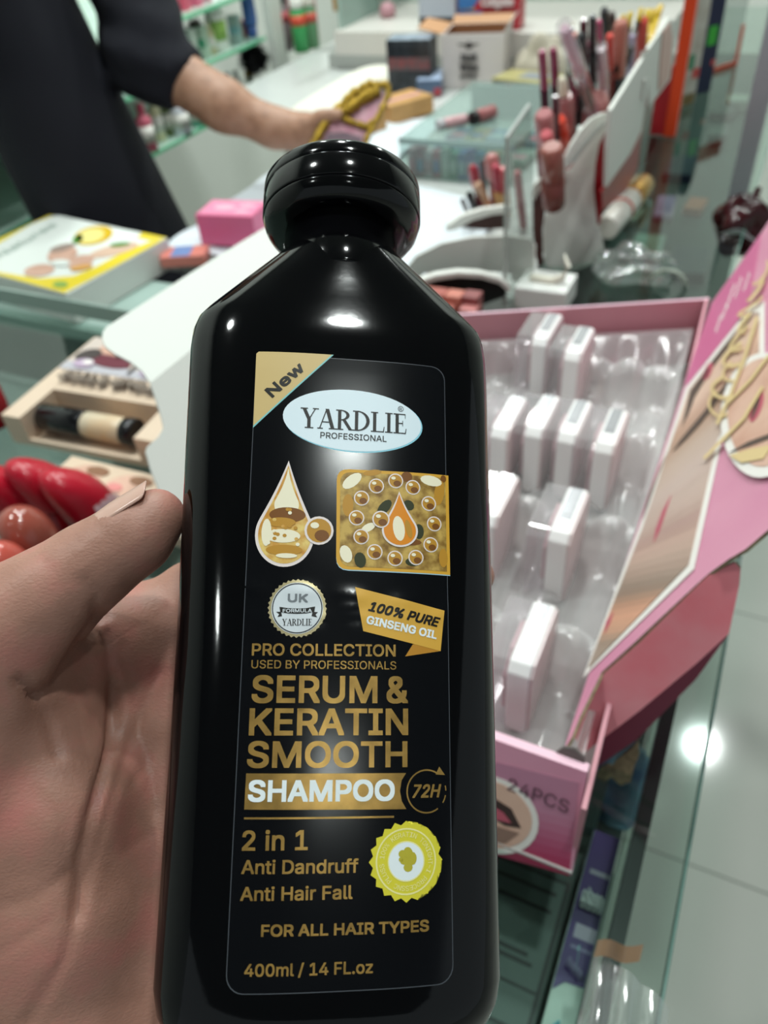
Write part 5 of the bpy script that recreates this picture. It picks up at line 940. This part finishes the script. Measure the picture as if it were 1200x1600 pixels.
# clear bottles in the white tray
for i, (px, py, w, lb) in enumerate(((652, 418, 20, 'clear little bottle in the white tray nearest the shampoo bottle'), (677, 412, 20, 'rosy little bottle in the white tray'), (703, 416, 20, 'clear little bottle in the middle of the white tray'), (735, 414, 26, 'clear bright little bottle in the white tray'), (757, 408, 20, 'tall clear bottle at the divider end of the white tray'))):
    p = PZ(px, py + 26, Z0 + .006); k = PXM(p); r = w * k / 2; hh = .034 if i < 4 else .05; t = thing('clear_bottle', lb, 'cosmetic bottle', Vector((p.x, p.y, Z0 + .0002)), RZ, 'clear bottles in the white tray')
    MB().lathe([(r * .9, 0), (r, .002), (r, hh * .6), (r * .5, hh * .68)], 20).build('glass_body', mat('rosy_glass', 'c99a90', .1) if i == 1 else mat('frosted_glass_grey', 'b4bdb4', .06, spec=.7), t); MB().lathe([(r * .62, hh * .68), (r * .64, hh * .96), (r * .5, hh)], 18).build('silver_cap', mat('silver_cap', 'd0d3d2', .12, metal=.9), t)
for i, (px, py, hp, c, lb) in enumerate(((661, 452, 24, 'b8695c', 'rosy lipstick in the black tray, first of the back four'), (685, 455, 24, 'a8594f', 'brick lipstick in the black tray, second of the back four'), (711, 458, 26, 'c27565', 'salmon lipstick in the black tray, third of the back four'), (738, 459, 24, '8a4a4a', 'plum lipstick in the black tray, fourth of the back four'), (673, 471, 16, 'b77a70', 'dusty lipstick in the front row of the black tray, nearest the bottle'), (699, 476, 16, 'ad6a60', 'brick pink lipstick in the front row of the black tray'), (734, 479, 18, 'c47f7c', 'pink lipstick in the front row of the black tray, divider side'))):
    zt_ = Z0 + (.050 if i < 4 else .042); p = PZ(px, py, zt_); t = thing('lipstick', lb, 'lipstick', Vector((p.x, p.y, Z0 + .0002)), RZ, 'square lipsticks in the black tray'); r = .0088; h = zt_ - Z0
    MB().box((-r, -r, h * .32), (r, r, h)).build('cap', K(c, .35), t, bevel=.001); MB().box((-r * .95, -r * .95, 0), (r * .95, r * .95, h * .315)).build('base', K('2a2426', .3), t)
# lip glosses and pencils standing in the stands
def gloss(pb_, pt, a, w, c, c2, label, kind='gloss', split=.5, clearc=None):
    A, B = PA(*pb_, a), PA(*pt, a); k = PXM((A + B) / 2); r = w * k / 2; d = B - A; L_ = d.length
    if A.z > Z0 + .001: A = A - d.normalized() * min((A.z - Z0) / max(d.normalized().z, .3), .05); d = B - A
    t = thing('lip_gloss' if kind != 'pencil' else 'makeup_pencil', label, 'lip gloss' if kind != 'pencil' else 'pencil', A, 0, group='lip colours in the white stands')
    m, m2 = K(c, .22, coat=.3), K(c2, .25)
    if kind == 'gloss': MB().tube([d * 0, d * .03, d * split], [r * .9, r, r], 16).build('tube_body', m2, t); MB().tube([d * split, d * (split + .01), d * .95, d * 1.0], [r * .9, r * .97, r * .95, r * .7], 16).build('cap', m, t)
    elif kind == 'clear': MB().tube([d * 0, d * .04, d * .5], [r * .9, r, r], 16).build('tube_body', m, t); MB().tube([d * .5, d * .52, d * .97, d], [r * .75, r * .8, r * .78, r * .6], 16).build('cap', m2, t); MB().tube([d * .0, d * .7, d * 1.02], [r * 1.25, r * 1.3, r * 1.2], 12).build('clear_shell', PLAST, t)
    elif kind == 'ball': MB().tube([d * 0, d * .05, d * .55], [r * .6, r * .62, r * .55], 16).build('tube_body', m2, t); MB().tube([d * .55, d * .6, d * .7, d * .85, d * .96, d], [r * .55, r * .85, r, r, r * .8, r * .3], 18).build('ball_cap', m, t)
    elif kind == 'pencil': MB().tube([d * 0, d * .75], [r, r], 10).build('barrel', m, t); MB().tube([d * .75, d * .97, d], [r * 1.05, r * 1.05, r * .6], 10).build('cap', m2, t)
    return t
GL = [((920, 157), (882, 44), -.27, 20, 'e28fb0', 'dcb0c4', 'tall leaning pink gloss in clear sleeve', 'clear'), ((943, 152), (938, 76), -.27, 17, 'e6b0bc', 'd9c3cc', 'pale pink clear gloss upright beside the leaning one', 'clear'), ((938, 78), (936, 32), -.275, 9, 'b02f5e', '8f2a4f', 'thin magenta gloss wand above the pale pink gloss', 'gloss'),
      ((963, 140), (971, 32), -.262, 24, 'a8685c', '141214', 'rose brown gloss with black lower half', 'gloss'), ((999, 92), (1004, 29), -.258, 20, 'c8463c', 'a83a34', 'coral red gloss near the far panel', 'gloss'),
      ((850, 134), (847, 79), -.31, 14, '8a2f50', '3a1424', 'berry gloss by the black and gold box, left', 'gloss'), ((867, 128), (864, 76), -.31, 14, '7a2444', '2a1018', 'berry gloss by the black and gold box, right', 'gloss'),
      ((882, 172), (878, 120), -.29, 16, 'e9e2cf', 'c9a75a', 'gold stemmed gloss with pearly ball top', 'ball'), ((853, 226), (850, 176), -.285, 32, 'a8686a', '6a3034', 'rose cap with flat top, leftmost of the rose caps', 'gloss'), ((883, 200), (882, 150), -.288, 32, 'a06265', '6a3034', 'rose cap with flat top under the pearly ball', 'gloss'), ((934, 190), (929, 156), -.272, 44, 'b87f7c', '9a5f5c', 'broad pinkish cap behind the wing panel', 'gloss'),
      ((881, 226), (873, 186), -.275, 24, 'd9442f', 'c23a3a', 'bright orange red cap in front of the rose caps', 'gloss'), ((857, 232), (853, 208), -.272, 22, 'c05a62', '8f3a44', 'pinkish red cap low in front', 'gloss'), ((863, 262), (862, 228), -.26, 38, '96564c', '6f3a34', 'rosewood disc-topped cap nearest the crescent panel', 'gloss'),
      ((905, 130), (908, 52), -.285, 16, '1c1a1e', '141316', 'black gloss cap behind the leaning pink gloss', 'gloss'), ((928, 120), (922, 66), -.285, 14, '8c3550', '3a1a24', 'dark berry cap between pink glosses', 'gloss'), ((953, 105), (953, 54), -.268, 13, 'c9483e', '6a2420', 'small red cap beside the rose brown gloss', 'gloss'), ((985, 120), (988, 55), -.262, 12, 'b9a3c9', 'a890b8', 'lilac clear gloss between brown and red', 'clear'), ((898, 100), (897, 52), -.295, 12, 'cf5a3c', '2a1a18', 'orange dot cap behind the leaning pink gloss', 'gloss'), ((946, 60), (944, 14), -.30, 14, '201c20', '161416', 'black cap at the back row', 'gloss'), ((915, 165), (915, 120), -.28, 14, 'c98f92', 'a86a6c', 'dusty pink gloss at the foot of the leaning one', 'gloss')]
GL += [((x, y + 46), (x, y), -.30 + .012 * (i % 3), 13, c, c2, lb, 'gloss') for i, (x, y, c, c2, lb) in enumerate(((893, 44, '1a181c', '161416', 'black cap at the back row left of the leaning pink gloss'), (912, 30, '5a2433', '2a1218', 'wine cap at the back row'), (926, 24, '201d20', '161416', 'black cap at the back row beside the wine one'), (956, 20, '3a2a26', '1a1414', 'umber cap at the back row'), (962, 62, '8f2f3c', '3a1418', 'cherry cap between the rose brown gloss and pale pink one'), (981, 36, '241c1e', '161214', 'black cap between the rose brown and coral glosses'), (990, 66, '9c4a4a', '5a2426', 'brick cap low beside the coral gloss'), (896, 120, '6d2a3c', '2a1018', 'dark berry cap above the pearly ball'), (868, 150, '4a1f2a', '2a1018', 'dark wine cap beside the pearly ball')))]
for g in GL: gloss(*g)
for i, (pb_, pt, c) in enumerate((((1019, 55), (1033, 8), 'd2b02f'), ((1011, 58), (1022, 14), 'c9a62c'), ((1006, 48), (1013, 14), 'd9ba3a'), ((993, 50), (1003, 13), 'c4a430'), ((981, 48), (986, 18), 'cdb03a'), ((972, 44), (975, 22), 'c9aa36'))):
    gloss(pb_, pt, -.262, 8.5, '26221c' if i > 2 else c, c, 'yellow-tipped pencil in the far stand, %s from the orange post' % ['first', 'second', 'third', 'fourth', 'fifth', 'sixth'][i], 'pencil')
for g in [((781, 322), (774, 258), -.375, 14, 'a8384a', 'c9a06a', 'dark red pencil of the left bundle, gold foot', 'gloss'), ((762, 322), (745, 286), -.39, 14, 'c99a78', 'c08a6a', 'peach pencil of the left bundle', 'gloss'), ((741, 324), (733, 303), -.40, 13, '1d1a1c', '1a181a', 'black short pencil of the left bundle', 'gloss'), ((727, 324), (722, 312), -.405, 8, '3a2220', '2a1a18', 'dark brown short pencil at the outer end of the left bundle', 'gloss'), ((771, 285), (768, 240), -.385, 24, 'b0706e', '8a4a4c', 'rose ball cap above the left bundle', 'ball'), ((745, 296), (738, 258), -.395, 16, 'a02c3c', '6a1e28', 'crimson cap of the left bundle', 'ball'), ((790, 320), (786, 262), -.365, 14, 'b5484f', 'c09a68', 'red and gold pencil of the left bundle by the divider', 'gloss'), ((756, 290), (754, 252), -.40, 10, '3a2a2c', '2a2020', 'dark pencil at the back of the left bundle', 'gloss'), ((814, 320), (808, 268), -.33, 13, 'c07a7c', '9a5658', 'dusty pink pencil behind the clear divider', 'gloss')]: gloss(*g)
# ------------------------------------------------------------------ goods on the glass right of the stands
A, B = PZ(948, 357, Z0 + .0165), PZ(1005, 288, Z0 + .0165); t = thing('cream_tube', 'white tube with gold cap lying on the glass right of the crescent panel', 'tube', A, 0); d = B - A
MB().tube([d * 0, d * .02, d * .62], [.0135, .0150, .0158], 24).build('tube_body', mat('tube_white', 'ddd8cf', .3, c2='e6e2da', nscale=60), t); MB().tube([d * .62, d * .64, d * .66], [.0160, .0162, .0160], 24).build('orange_band', mat('tube_orange', 'c98a3c', .3), t); MB().tube([d * .66, d * .68, d * .97, d], [.0155, .0160, .0160, .0150], 24).build('gold_cap', mat('gold_cap', 'b98a3c', .2, metal=.9), t); MB().tube([d * .36, d * .40], [.0160, .0161], 24).build('red_band', K('c9584a', .3), t)
for (px, py, w, l_, h, c, lb, z) in ((1038, 330, .030, .09, .010, '9c7aa0', 'lilac packet inside the far case under the glass', .875), (1012, 390, .045, .06, .012, '7a8a80', 'grey green packet inside the far case under the glass', .875), (985, 345, .03, .05, .012, '8f857c', 'taupe packet inside the far case under the glass', .875), (1085, 330, .030, .050, .014, '9a4a22', 'orange brown packet inside the far case', .875), (1062, 270, .05, .10, .015, '1c2436', 'navy packet inside the far case beyond the orange one', .875), (1130, 180, .05, .08, .015, '14171a', 'black packet inside the far case by the steel post', .875), (1120, 220, .035, .06, .02, '3d4544', 'charcoal packet inside the far case by the steel post', .875), (1075, 420, .05, .09, .015, '171f2c', 'dark navy packet inside the far case near the pink box', .875), (1150, 170, .045, .05, .022, 'a9a49e', 'clear crinkled packet inside the far case beyond the black one', .875)):
    q = toS(PZ(px, py, z)); q.x = min(max(q.x, -.25), -.115); carton('packet', lb, 'packet', S(q.x, q.y, z + .0003), (w, l_, h), K(c, .35), RZ + .1 * math.sin(px), None, 'packets inside the far case', .002)
cbg = PZ(985, 428, Z0 - .002); t = thing('plastic_bag', 'crumpled clear plastic bag on the glass behind the pink box', 'bag', cbg, RZ)
MB().grid(blob(.042, .030, .020, .16, 9), 40, 26).build('bag_film', clear('clear_bag', 'e6efea', .6, .08, .16, film=True), t); MB().tube([(.045 + .020 * math.cos(a), -.02, .001 + .018 * math.sin(a) * 1.0) for a in np.linspace(0, math.pi, 12)], .0022, 8).build('handle', mat('pale_handle', 'a8b0a4', .4), t)
for nm, lb, pl_, pr_, hp, c, cat in (('blister_card', 'white printed blister card standing beyond the orange post', (1061, 168), (1085, 160), 150, 'd2cfc4', 'packet'), ('navy_packet', 'navy round-topped packet with green sticker beyond the orange post', (1084, 148), (1110, 142), 138, '1b2140', 'packet')):
    A, B = PZ(*pl_, Z0), PZ(*pr_, Z0); u = B - A; w = u.length; k = PXM(A); t = thing(nm, lb, cat, A - Vector((0, 0, .0018)), math.atan2(u.y, u.x)); h = hp * k * 1.15
    out = [(0, 0), (w, 0), (w, h * .7)] + [(w / 2 + w / 2 * math.cos(a), h * .7 + h * .3 * math.sin(a)) for a in np.linspace(.2, math.pi - .2, 10)] + [(0, h * .7)]
    MB().prism([(x, 0, z) for x, z in out], (0, 1, 0), .012).build('packet_body', mat(nm + '_film', c, .3, c2='b9b2a4' if 'white' in lb else None, nscale=60), t, bevel=.002)
    for nm2, r4, c4 in ((('green_sticker', (.25, .42, .75, .58), '3fae3a'), ('red_mark', (.72, .24, .95, .29), 'cf4f4a')) if 'navy' in nm else (('red_mark', (.5, .22, .95, .30), 'cf4f4a'), ('green_mark', (.1, .30, .5, .42), '3f8f6a'), ('brown_foot', (.1, .01, .9, .1), '7d6a3c'))):
        MB().prism([(x, -.0004, z) for x, z in rect(w * r4[0], h * r4[1], w * r4[2], h * r4[3])], (0, -1, 0), .0003, 0).build(nm2, K(c4, .4), t)
A, B = PZ(1112, 112, Z0), PZ(1150, 100, Z0); u = B - A; t = thing('acrylic_holder', 'clear acrylic holder with orange edges at the far top right', 'display stand', A - Vector((0, 0, .0018)), math.atan2(u.y, u.x)); w = u.length
MB().box((0, 0, 0), (w, .003, .16)).build('clear_sheet', ACRYL, t); MB().box((-.002, -.003, 0), (w, .0, .008)).box((w - .006, -.003, .008), (w, .0, .07)).build('orange_edge', mat('orange_red_acrylic', 'd2431c', .3), t); MB().box((0, -.003, .14), (w, .0, .17)).build('orange_top', mat('orange_red_acrylic', 'd2431c', .3), t); MB().box((-.028, -.002, 0), (-.003, .002, .16)).build('white_side', RIM, t)
# dark maroon crumpled bag by the post
p = PZ(1150, 398, .93); t = thing('maroon_bag', 'crumpled dark maroon plastic bag with painted white highlight hanging by the counter edge', 'bag', p, RZ)
MB().grid(blob(.036, .030, .040, .17, 21, flat=1.0), 48, 36).build('bag_film', mat('maroon_film', '3a1216', .16, spec=.6), t); MB().grid(lambda u, v: (-.026 + .05 * u, -.037 - .002 * math.sin(9 * u), .040 + .007 * (v - .5) * math.sin(math.pi * u) + .006 * math.sin(4 * u)), 12, 4).build('painted_highlight', K('b9b4b8', .3), t)  # the white strip is a highlight painted onto the bag film
MB().tube([(.0, .0, .058), (.004, .0, .07), (.008, .01, .085)], [.012, .006, .004], 10).build('tied_top', MATS['maroon_film'], t)
# ------------------------------------------------------------------ goods under the near glass
def under(px, py, z): return PZ(px, py, z)
A = PZ(1040, 1000, .812); ZT_ = .9253; q0, q1 = toS(PZ(856, 1560, ZT_)), toS(PZ(925, 1345, ZT_))
xL = toS(PZ(893, 1425, ZT_)).x; w_ = xb - .0125 - xL; y0 = q0.y - .055; y1 = q1.y + .02
t = thing('toothpaste_box', 'purple and white toothpaste box lying under the near glass', 'toothpaste box', S(xL, y0, .8893), RZ); L_ = y1 - y0
MB().box((0, 0, 0), (w_, L_, .036)).build('carton', mat('pale_mint_board', 'c3cfc8', .4), t, bevel=.001)
pv = lambda px, py: ((lambda q: (q.x - xL, q.y - y0))(toS(PZ(px, py, ZT_))))
mb = MB(); cl_ = lambda pts: [(min(max(x, .0006), w_ - .0006), min(max(y, .0006), L_ - .0006)) for x, y in pts]
e0 = pv(846, 1538)[1]; e1 = pv(918, 1530)[1]
mb.prism([(x, y, .0363) for x, y in cl_([(0, e0), (w_ * .35, e0 + .006), (w_, e0 + .007), (w_, L_), (0, L_)])], (0, 0, 1), .0002, 0)
yt = pv(905, 1420)[1]
for (yy, h_, m) in ((yt + .022, .003, 1), (yt - .016, .008, 1), (yt - .022, .002, 2)): mb.prism([(x, y, .0366) for x, y in rect(.004, yy, w_ - .001, yy + h_)], (0, 0, 1), .0002, m)
put_text(mb, 'close', (.003, yt), (w_ - .0008, yt), .0105, .0012, 3, bold=.06, mapf=lambda x, y, l: (min(x, w_ - .0004), y, .0362 + l))
pts = [(.008 + (w_ - .014) * i / 10, e0 + .024 - .008 * i / 10 + .004 * math.sin(i / 10 * 6)) for i in range(11)]
for a, b in zip(pts[:-1], pts[1:]): mb.prism([(a[0], a[1] - .0012, .0368), (b[0], b[1] - .0012, .0368), (b[0], b[1] + .0012, .0368), (a[0], a[1] + .0012, .0368)], (0, 0, 1), .0002, 4)
put_text(mb, 'Naturally White', (.004, e0 + .014), (w_ - .004, e0 + .009), .003, .0012, 2, bold=.02, mapf=lambda x, y, l: (x, y, .0362 + l)); put_text(mb, 'fresh', (.003, e0 - .024), (w_ - .003, e0 - .028), .010, .0012, 5, bold=.03, shear=.3, mapf=lambda x, y, l: (x, y, .0362 + l)); put_text(mb, 'BREATH', (.008, e0 - .034), (w_ - .001, e0 - .036), .005, .0012, 6, bold=.03, mapf=lambda x, y, l: (x, y, .0362 + l))
mb.build('box_print', [mat('violet_print', '5c3a86', .35, c2='4a2f74', nscale=14), K('b9aec2', .4), K('8a80a8', .4), K('e2e6e6', .4), K('9fd0d4', .4), K('6fb6c4', .4), K('9a9cac', .4)], t)
t = thing('cosmetics_box', 'dark grey-green box lying face up under the near glass beside the toothpaste', 'box', S(xL - .080, y0 + .0, .8893), RZ); MB().box((0, 0, 0), (.077, .15, .010)).build('box_body', mat('dark_green_grey_board', '46534f', .4), t, bevel=.001)
pr_ = []; DX = lambda x0, y0_, x1, y1_, m, k=0: pr_.append((rect(x0, y0_, x1, y1_), m, k))
DX(.030, .050, .096, .165, 0); DX(.033, .053, .093, .162, 1, 1); DX(.040, .150, .088, .153, 0, 2); DX(.045, .136, .088, .139, 0, 2); DX(.034, .100, .080, .103, 0, 2); DX(.050, .094, .085, .097, 0, 2); DX(.034, .078, .093, .080, 0, 2); DX(.030, .022, .052, .046, 2, 1); DX(.060, .036, .070, .044, 2, 1); DX(.060, .020, .068, .030, 3, 1)
for i in range(9): DX(.038, .106 + i * .003, .038 + .03 + .02 * math.sin(i * 3) ** 2, .1068 + i * .003, 3, 2)
patch(t, 'table_print', [([(x * .78, y * .78) for x, y in p_], m_, k_) for p_, m_, k_ in pr_], [K('161c1c', .4), K('55635f', .4), K('a3b0a8', .4), K('6f7d78', .4)], .010)
t = thing('blue_packet', 'blue plastic packet under the near glass behind the torn lid corner', 'packet', S(toS(PZ(975, 1215, .90)).x - .004, toS(PZ(975, 1215, .90)).y, .8895), RZ + .1); MB().grid(blob(.022, .035, .008, .10, 31), 30, 24).build('packet_film', mat('blue_film', '4f7fa8', .25, c2='8fb4cc', nscale=50), t)
t = thing('grey_packet', 'dull grey packet under the near glass between the box corner and toothpaste', 'packet', S(toS(PZ(930, 1300, .90)).x - .016, toS(PZ(930, 1300, .90)).y + .022, .8893), RZ); MB().box((-.016, -.022, 0), (.016, .022, .012)).build('packet_body', mat('grey_teal_board', '4d5f5e', .4), t, bevel=.002)
# clear plastic bag lying over the counter edge
def pbag(u, v):
    a = -.033 + .037 * u; b = -.20 + .255 * v - .010 * u; q = S(a, b, Z0 + .003 + .006 * abs(math.sin(9 * u + 7 * v)) * abs(math.sin(13 * v + 2)) + .008 * math.sin(math.pi * u) * (.4 + .6 * math.sin(math.pi * min(v * 1.05, 1)))); return tuple(q)
pe = toS(PZ(985, 1505, Z0 + .008)); dy_ = pe.y - .055; t = thing('plastic_bag', 'clear flat plastic bag with brown tape lying on the near counter edge', 'bag', S(0, dy_, Z0), RZ)
iv = Matrix.Translation(S(0, 0, Z0)) @ Matrix.Rotation(RZ, 4, 'Z'); iv = iv.inverted()
MB().grid(lambda u, v: tuple(iv @ Vector(pbag(u, v))), 26, 40).build('bag_film', clear('bag_film', 'eaf2ee', .7, .10, .16, film=True), t); MB().grid(lambda u, v: (-.033 + .020 * u, .050 + .007 * v + .006 * u, .010 + .003 * math.sin(7 * u) + .003 * v), 12, 4).build('brown_tape', mat('brown_tape', '8a7058', .3), t)
# ------------------------------------------------------------------ gold trimmed fan ornament held by the shopkeeper
dz = 1.10; og = lambda x, y, k=0: PD(x, y, dz + k)
gt = thing('fan_ornament', 'gold glitter edged pink fan-shaped ornament held above the bottle cap', 'ornament', og(540, 180), 0)
GLT = mat('gold_glitter', 'b9963a', .3, metal=.85, c2='6f5a1c', nscale=350, bump=1.0, bscale=900)
def rope(pts, r, nm):
    P = [og(*p) for p in pts]; Q = []
    for a, b in zip(P[:-1], P[1:]): Q += [a + (b - a) * t for t in np.linspace(0, 1, 7)[:-1]]
    Q.append(P[-1]); return MB().tube(Q, [r * (1 + .22 * math.sin(i * 2.1) + .1 * math.sin(i * 5.3)) for i in range(len(Q))], 10).build(nm, GLT, gt, world=True)
rope([(486, 232), (504, 200), (526, 172), (552, 146), (577, 132), (590, 134), (606, 132)], .0062, 'gold_edge'); rope([(606, 132), (607, 148), (592, 180), (574, 214), (566, 240)], .0042, 'gold_edge'); rope([(592, 142), (570, 152), (548, 168), (530, 180)], .0085, 'gold_band'); rope([(530, 182), (548, 190), (572, 198), (584, 190)], .0045, 'gold_band')
nD = RC @ Vector((0, 0, -1)); MB().prism([og(*p, .004) for p in ((490, 236), (506, 204), (530, 176), (554, 156), (600, 140), (602, 150), (586, 182), (564, 240))], nD, .004).build('pink_panel', mat('fan_pink', 'c98a9c', .3, c2='d9a8b4', nscale=60), gt, world=True); MB().prism([og(*p, .001) for p in ((500, 236), (512, 208), (540, 206), (566, 214), (560, 240))], nD, .002).build('plum_panel', mat('fan_plum', '5c4450', .4), gt, world=True)
# ------------------------------------------------------------------ people
SKM = skin_material('arm_skin', 'a98068', 'b08a74', '96705a')
CX_ = Vector((-.385, 1.19, 0))
def torso(P):
    z = P[..., 2]; t = np.clip((z - .55) / .85, 0, 1)
    hw = .088 + .055 * (1 - t) ** 1.6; hd = .150 - .01 * t; cx = -.398 - .17 * np.maximum(z - .93, -.10); x = (P[..., 0] - cx) / hw; y = (P[..., 1] - 1.30) / hd
    d = (np.sqrt(x * x + y * y) - 1) * .10 + .004 * np.sin(38 * P[..., 0] + 9 * z) * (1.3 - z); d = np.maximum(d, .42 - z); d = np.maximum(d, z - 1.42)
    sh = cone(P, (-.47, 1.18, 1.38), (-.47, 1.40, 1.38), .085, .085); return smin(d, sh, .05)
s0, s1, s2 = PD(170, -150, 1.08), PD(232, 88, 1.12), PD(288, 128, 1.13)
def cloth(P):
    d = torso(P); a = cone(P, s0, s1, .066, .058); b = cone(P, s1, s2, .057, .050); w = .0035 * np.sin(120 * P[..., 2] + 40 * P[..., 0]) + .002 * np.sin(190 * P[..., 0] - 60 * P[..., 2])
    e = s2 - s1; e = np.array(e.normalized()); cut = (P - np.array(s2)) @ e - .004
    arm_ = np.maximum(smin(a, b, .02) + w, cut); lft = cone(P, (-.49, 1.44, 1.36), (-.55, 1.50, 1.02), .062, .052); return smin(smin(d, arm_, .018), lft, .03)
pers = thing('person', 'person in a dark navy long shirt reaching an arm over the counter, sleeve rolled', 'person', (-.40, 1.22, 0))
Vc, Fc = isosurface(cloth, (-.66, .94, .42), (-.02, 1.62, 1.52), .0105); Vc = relax(Vc, Fc, 2, .5)
f0, f1_, f2_, f3_ = s2 - (s2 - s1).normalized() * .03, PD(350, 165, 1.13), PD(428, 200, 1.14), PD(478, 207, 1.13)
def body(P):
    d = cone(P, f0, f1_, .040, .034); d = smin(d, cone(P, f1_, f2_, .034, .0255), .02); d = smin(d, cone(P, f2_, f3_, .026, .028), .02)
    for i, (dx, dy) in enumerate(((60, -28), (62, -14), (60, 2), (54, 14))):
        k0 = PD(486, 196 + 7 * i, 1.13 - .004 * i); k1 = PD(486 + dx * .55, 196 + 7 * i + dy * .5, 1.125); k2 = PD(486 + dx, 196 + 7 * i + dy, 1.128); d = smin(d, chain(P, [(*k0, .0105), (*k1, .0092), (*k2, .0078)], .006), .008)
    th = chain(P, [(*PD(470, 200, 1.12), .012), (*PD(505, 182, 1.10), .011), (*PD(532, 178, 1.095), .009)], .006); d = smin(d, th, .010)
    hd = cone(P, (-.43, 1.20, 1.44), (-.42, 1.19, 1.52), .052, .050); hd = smin(hd, np.sqrt((((P - np.array((-.40, 1.18, 1.64))) / np.array((.098, .078, .118))) ** 2).sum(-1)) * .09 - .09, .03); hd = smin(hd, cone(P, (-.302, 1.175, 1.63), (-.288, 1.172, 1.605), .010, .013), .012)
    hd = smin(hd, cone(P, (-.40, 1.10, 1.625), (-.405, 1.10, 1.655), .012, .014), .006); inn = chain(P, [(-.45, 1.20, 1.46, .045), (-.46, 1.22, 1.34, .055), (*s0, .035), (*s1, .035), (*f0, .038)], .02); return smin(smin(d, inn, .01), hd, .02)
Vb, Fb = isosurface(body, (-.60, 1.0, 1.0), (.10, 1.34, 1.78), .0075); Vb = relax(Vb, Fb, 2, .5)
pl0 = np.array((-.40, 1.22, 0)); np_mesh('body', Vb - pl0, Fb, SKM, pers); np_mesh('long_shirt', Vc - pl0, Fc, mat('navy_cloth', '0a0c18', .9, bump=.3, bscale=900), pers)
hm = MB().grid(lambda u, v: tuple(Vector((-.005, -.03, 1.655)) + Vector((.106 * math.sin(math.pi * v * .62) * math.cos(2 * math.pi * u) - .014, .086 * math.sin(math.pi * v * .62) * math.sin(2 * math.pi * u), .124 * math.cos(math.pi * v * .62) - .02 * math.cos(2 * math.pi * u)))), 28, 14).build('hair', mat('black_hair', '0e0c0b', .6), pers)
# trouser legs below the shirt
mb = MB(); [mb.tube([(.0, y, .52), (.0, y, .28), (.0, y, .03)], [.085, .070, .055], 20) for y in (-.075, .085)]; mb.build('trousers', mat('dark_trousers', '101116', .9), pers); mb = MB(); [mb.box((-.06, y - .045, 0), (.15, y + .045, .05)) for y in (-.075, .085)]; mb.build('shoes', mat('black_shoes', '0c0c0c', .4), pers, bevel=.015)
# second person far at the back, only the dark front and chin show
c2 = PD(885, 12, 2.35); pe2 = thing('person', 'person in black far behind the lip gloss stands, only the chest in view', 'person', (c2.x, c2.y, 0))
def cl2(P): d = cone(P, (c2.x, c2.y, .5), (c2.x, c2.y, c2.z - .12), .16, .15); d = smin(d, cone(P, (c2.x - .15, c2.y, c2.z - .12), (c2.x + .15, c2.y, c2.z - .12), .085, .085), .06); d = smin(d, chain(P, [(c2.x - .19, c2.y, c2.z - .13, .065), (c2.x - .24, c2.y - .05, c2.z - .40, .05), (c2.x - .12, c2.y - .22, c2.z - .46, .04)], .03), .04); return smin(d, chain(P, [(c2.x + .19, c2.y, c2.z - .13, .065), (c2.x + .24, c2.y - .05, c2.z - .40, .05), (c2.x + .12, c2.y - .22, c2.z - .46, .04)], .03), .04)
Vc, Fc = isosurface(cl2, (c2.x - .36, c2.y - .32, .32), (c2.x + .36, c2.y + .22, c2.z + .02), .018); np_mesh('black_top', relax(Vc, Fc, 2) - np.array((c2.x, c2.y, 0)), Fc, mat('black_cloth', '0f1013', .85), pe2)
def hd2(P): d = cone(P, (c2.x, c2.y, c2.z - .10), (c2.x, c2.y - .01, c2.z + .04), .05, .05); return smin(d, np.sqrt((((P - np.array((c2.x, c2.y - .03, c2.z + .11))) / np.array((.075, .09, .115))) ** 2).sum(-1)) * .085 - .085, .03)
Vb, Fb = isosurface(hd2, (c2.x - .14, c2.y - .16, c2.z - .2), (c2.x + .14, c2.y + .14, c2.z + .28), .012); np_mesh('body', relax(Vb, Fb, 2) - np.array((c2.x, c2.y, 0)), Fb, SKM, pe2)
mb = MB(); [mb.tube([(x, 0, .50), (x, 0, .25), (x, 0, .0)], [.08, .07, .055], 16) for x in (-.08, .08)]; mb.build('trousers', MATS['dark_trousers'], pe2)
wc = PZ(948, 70, Z0); t = thing('tissue_paper', 'crumpled white tissue paper behind the glosses', 'paper', S(-.40, 1.55, Z0 - .0037), RZ); MB().grid(blob(.06, .04, .05, .22, 41), 36, 28).build('paper_body', mat('tissue_white', 'd9dddd', .7), t)
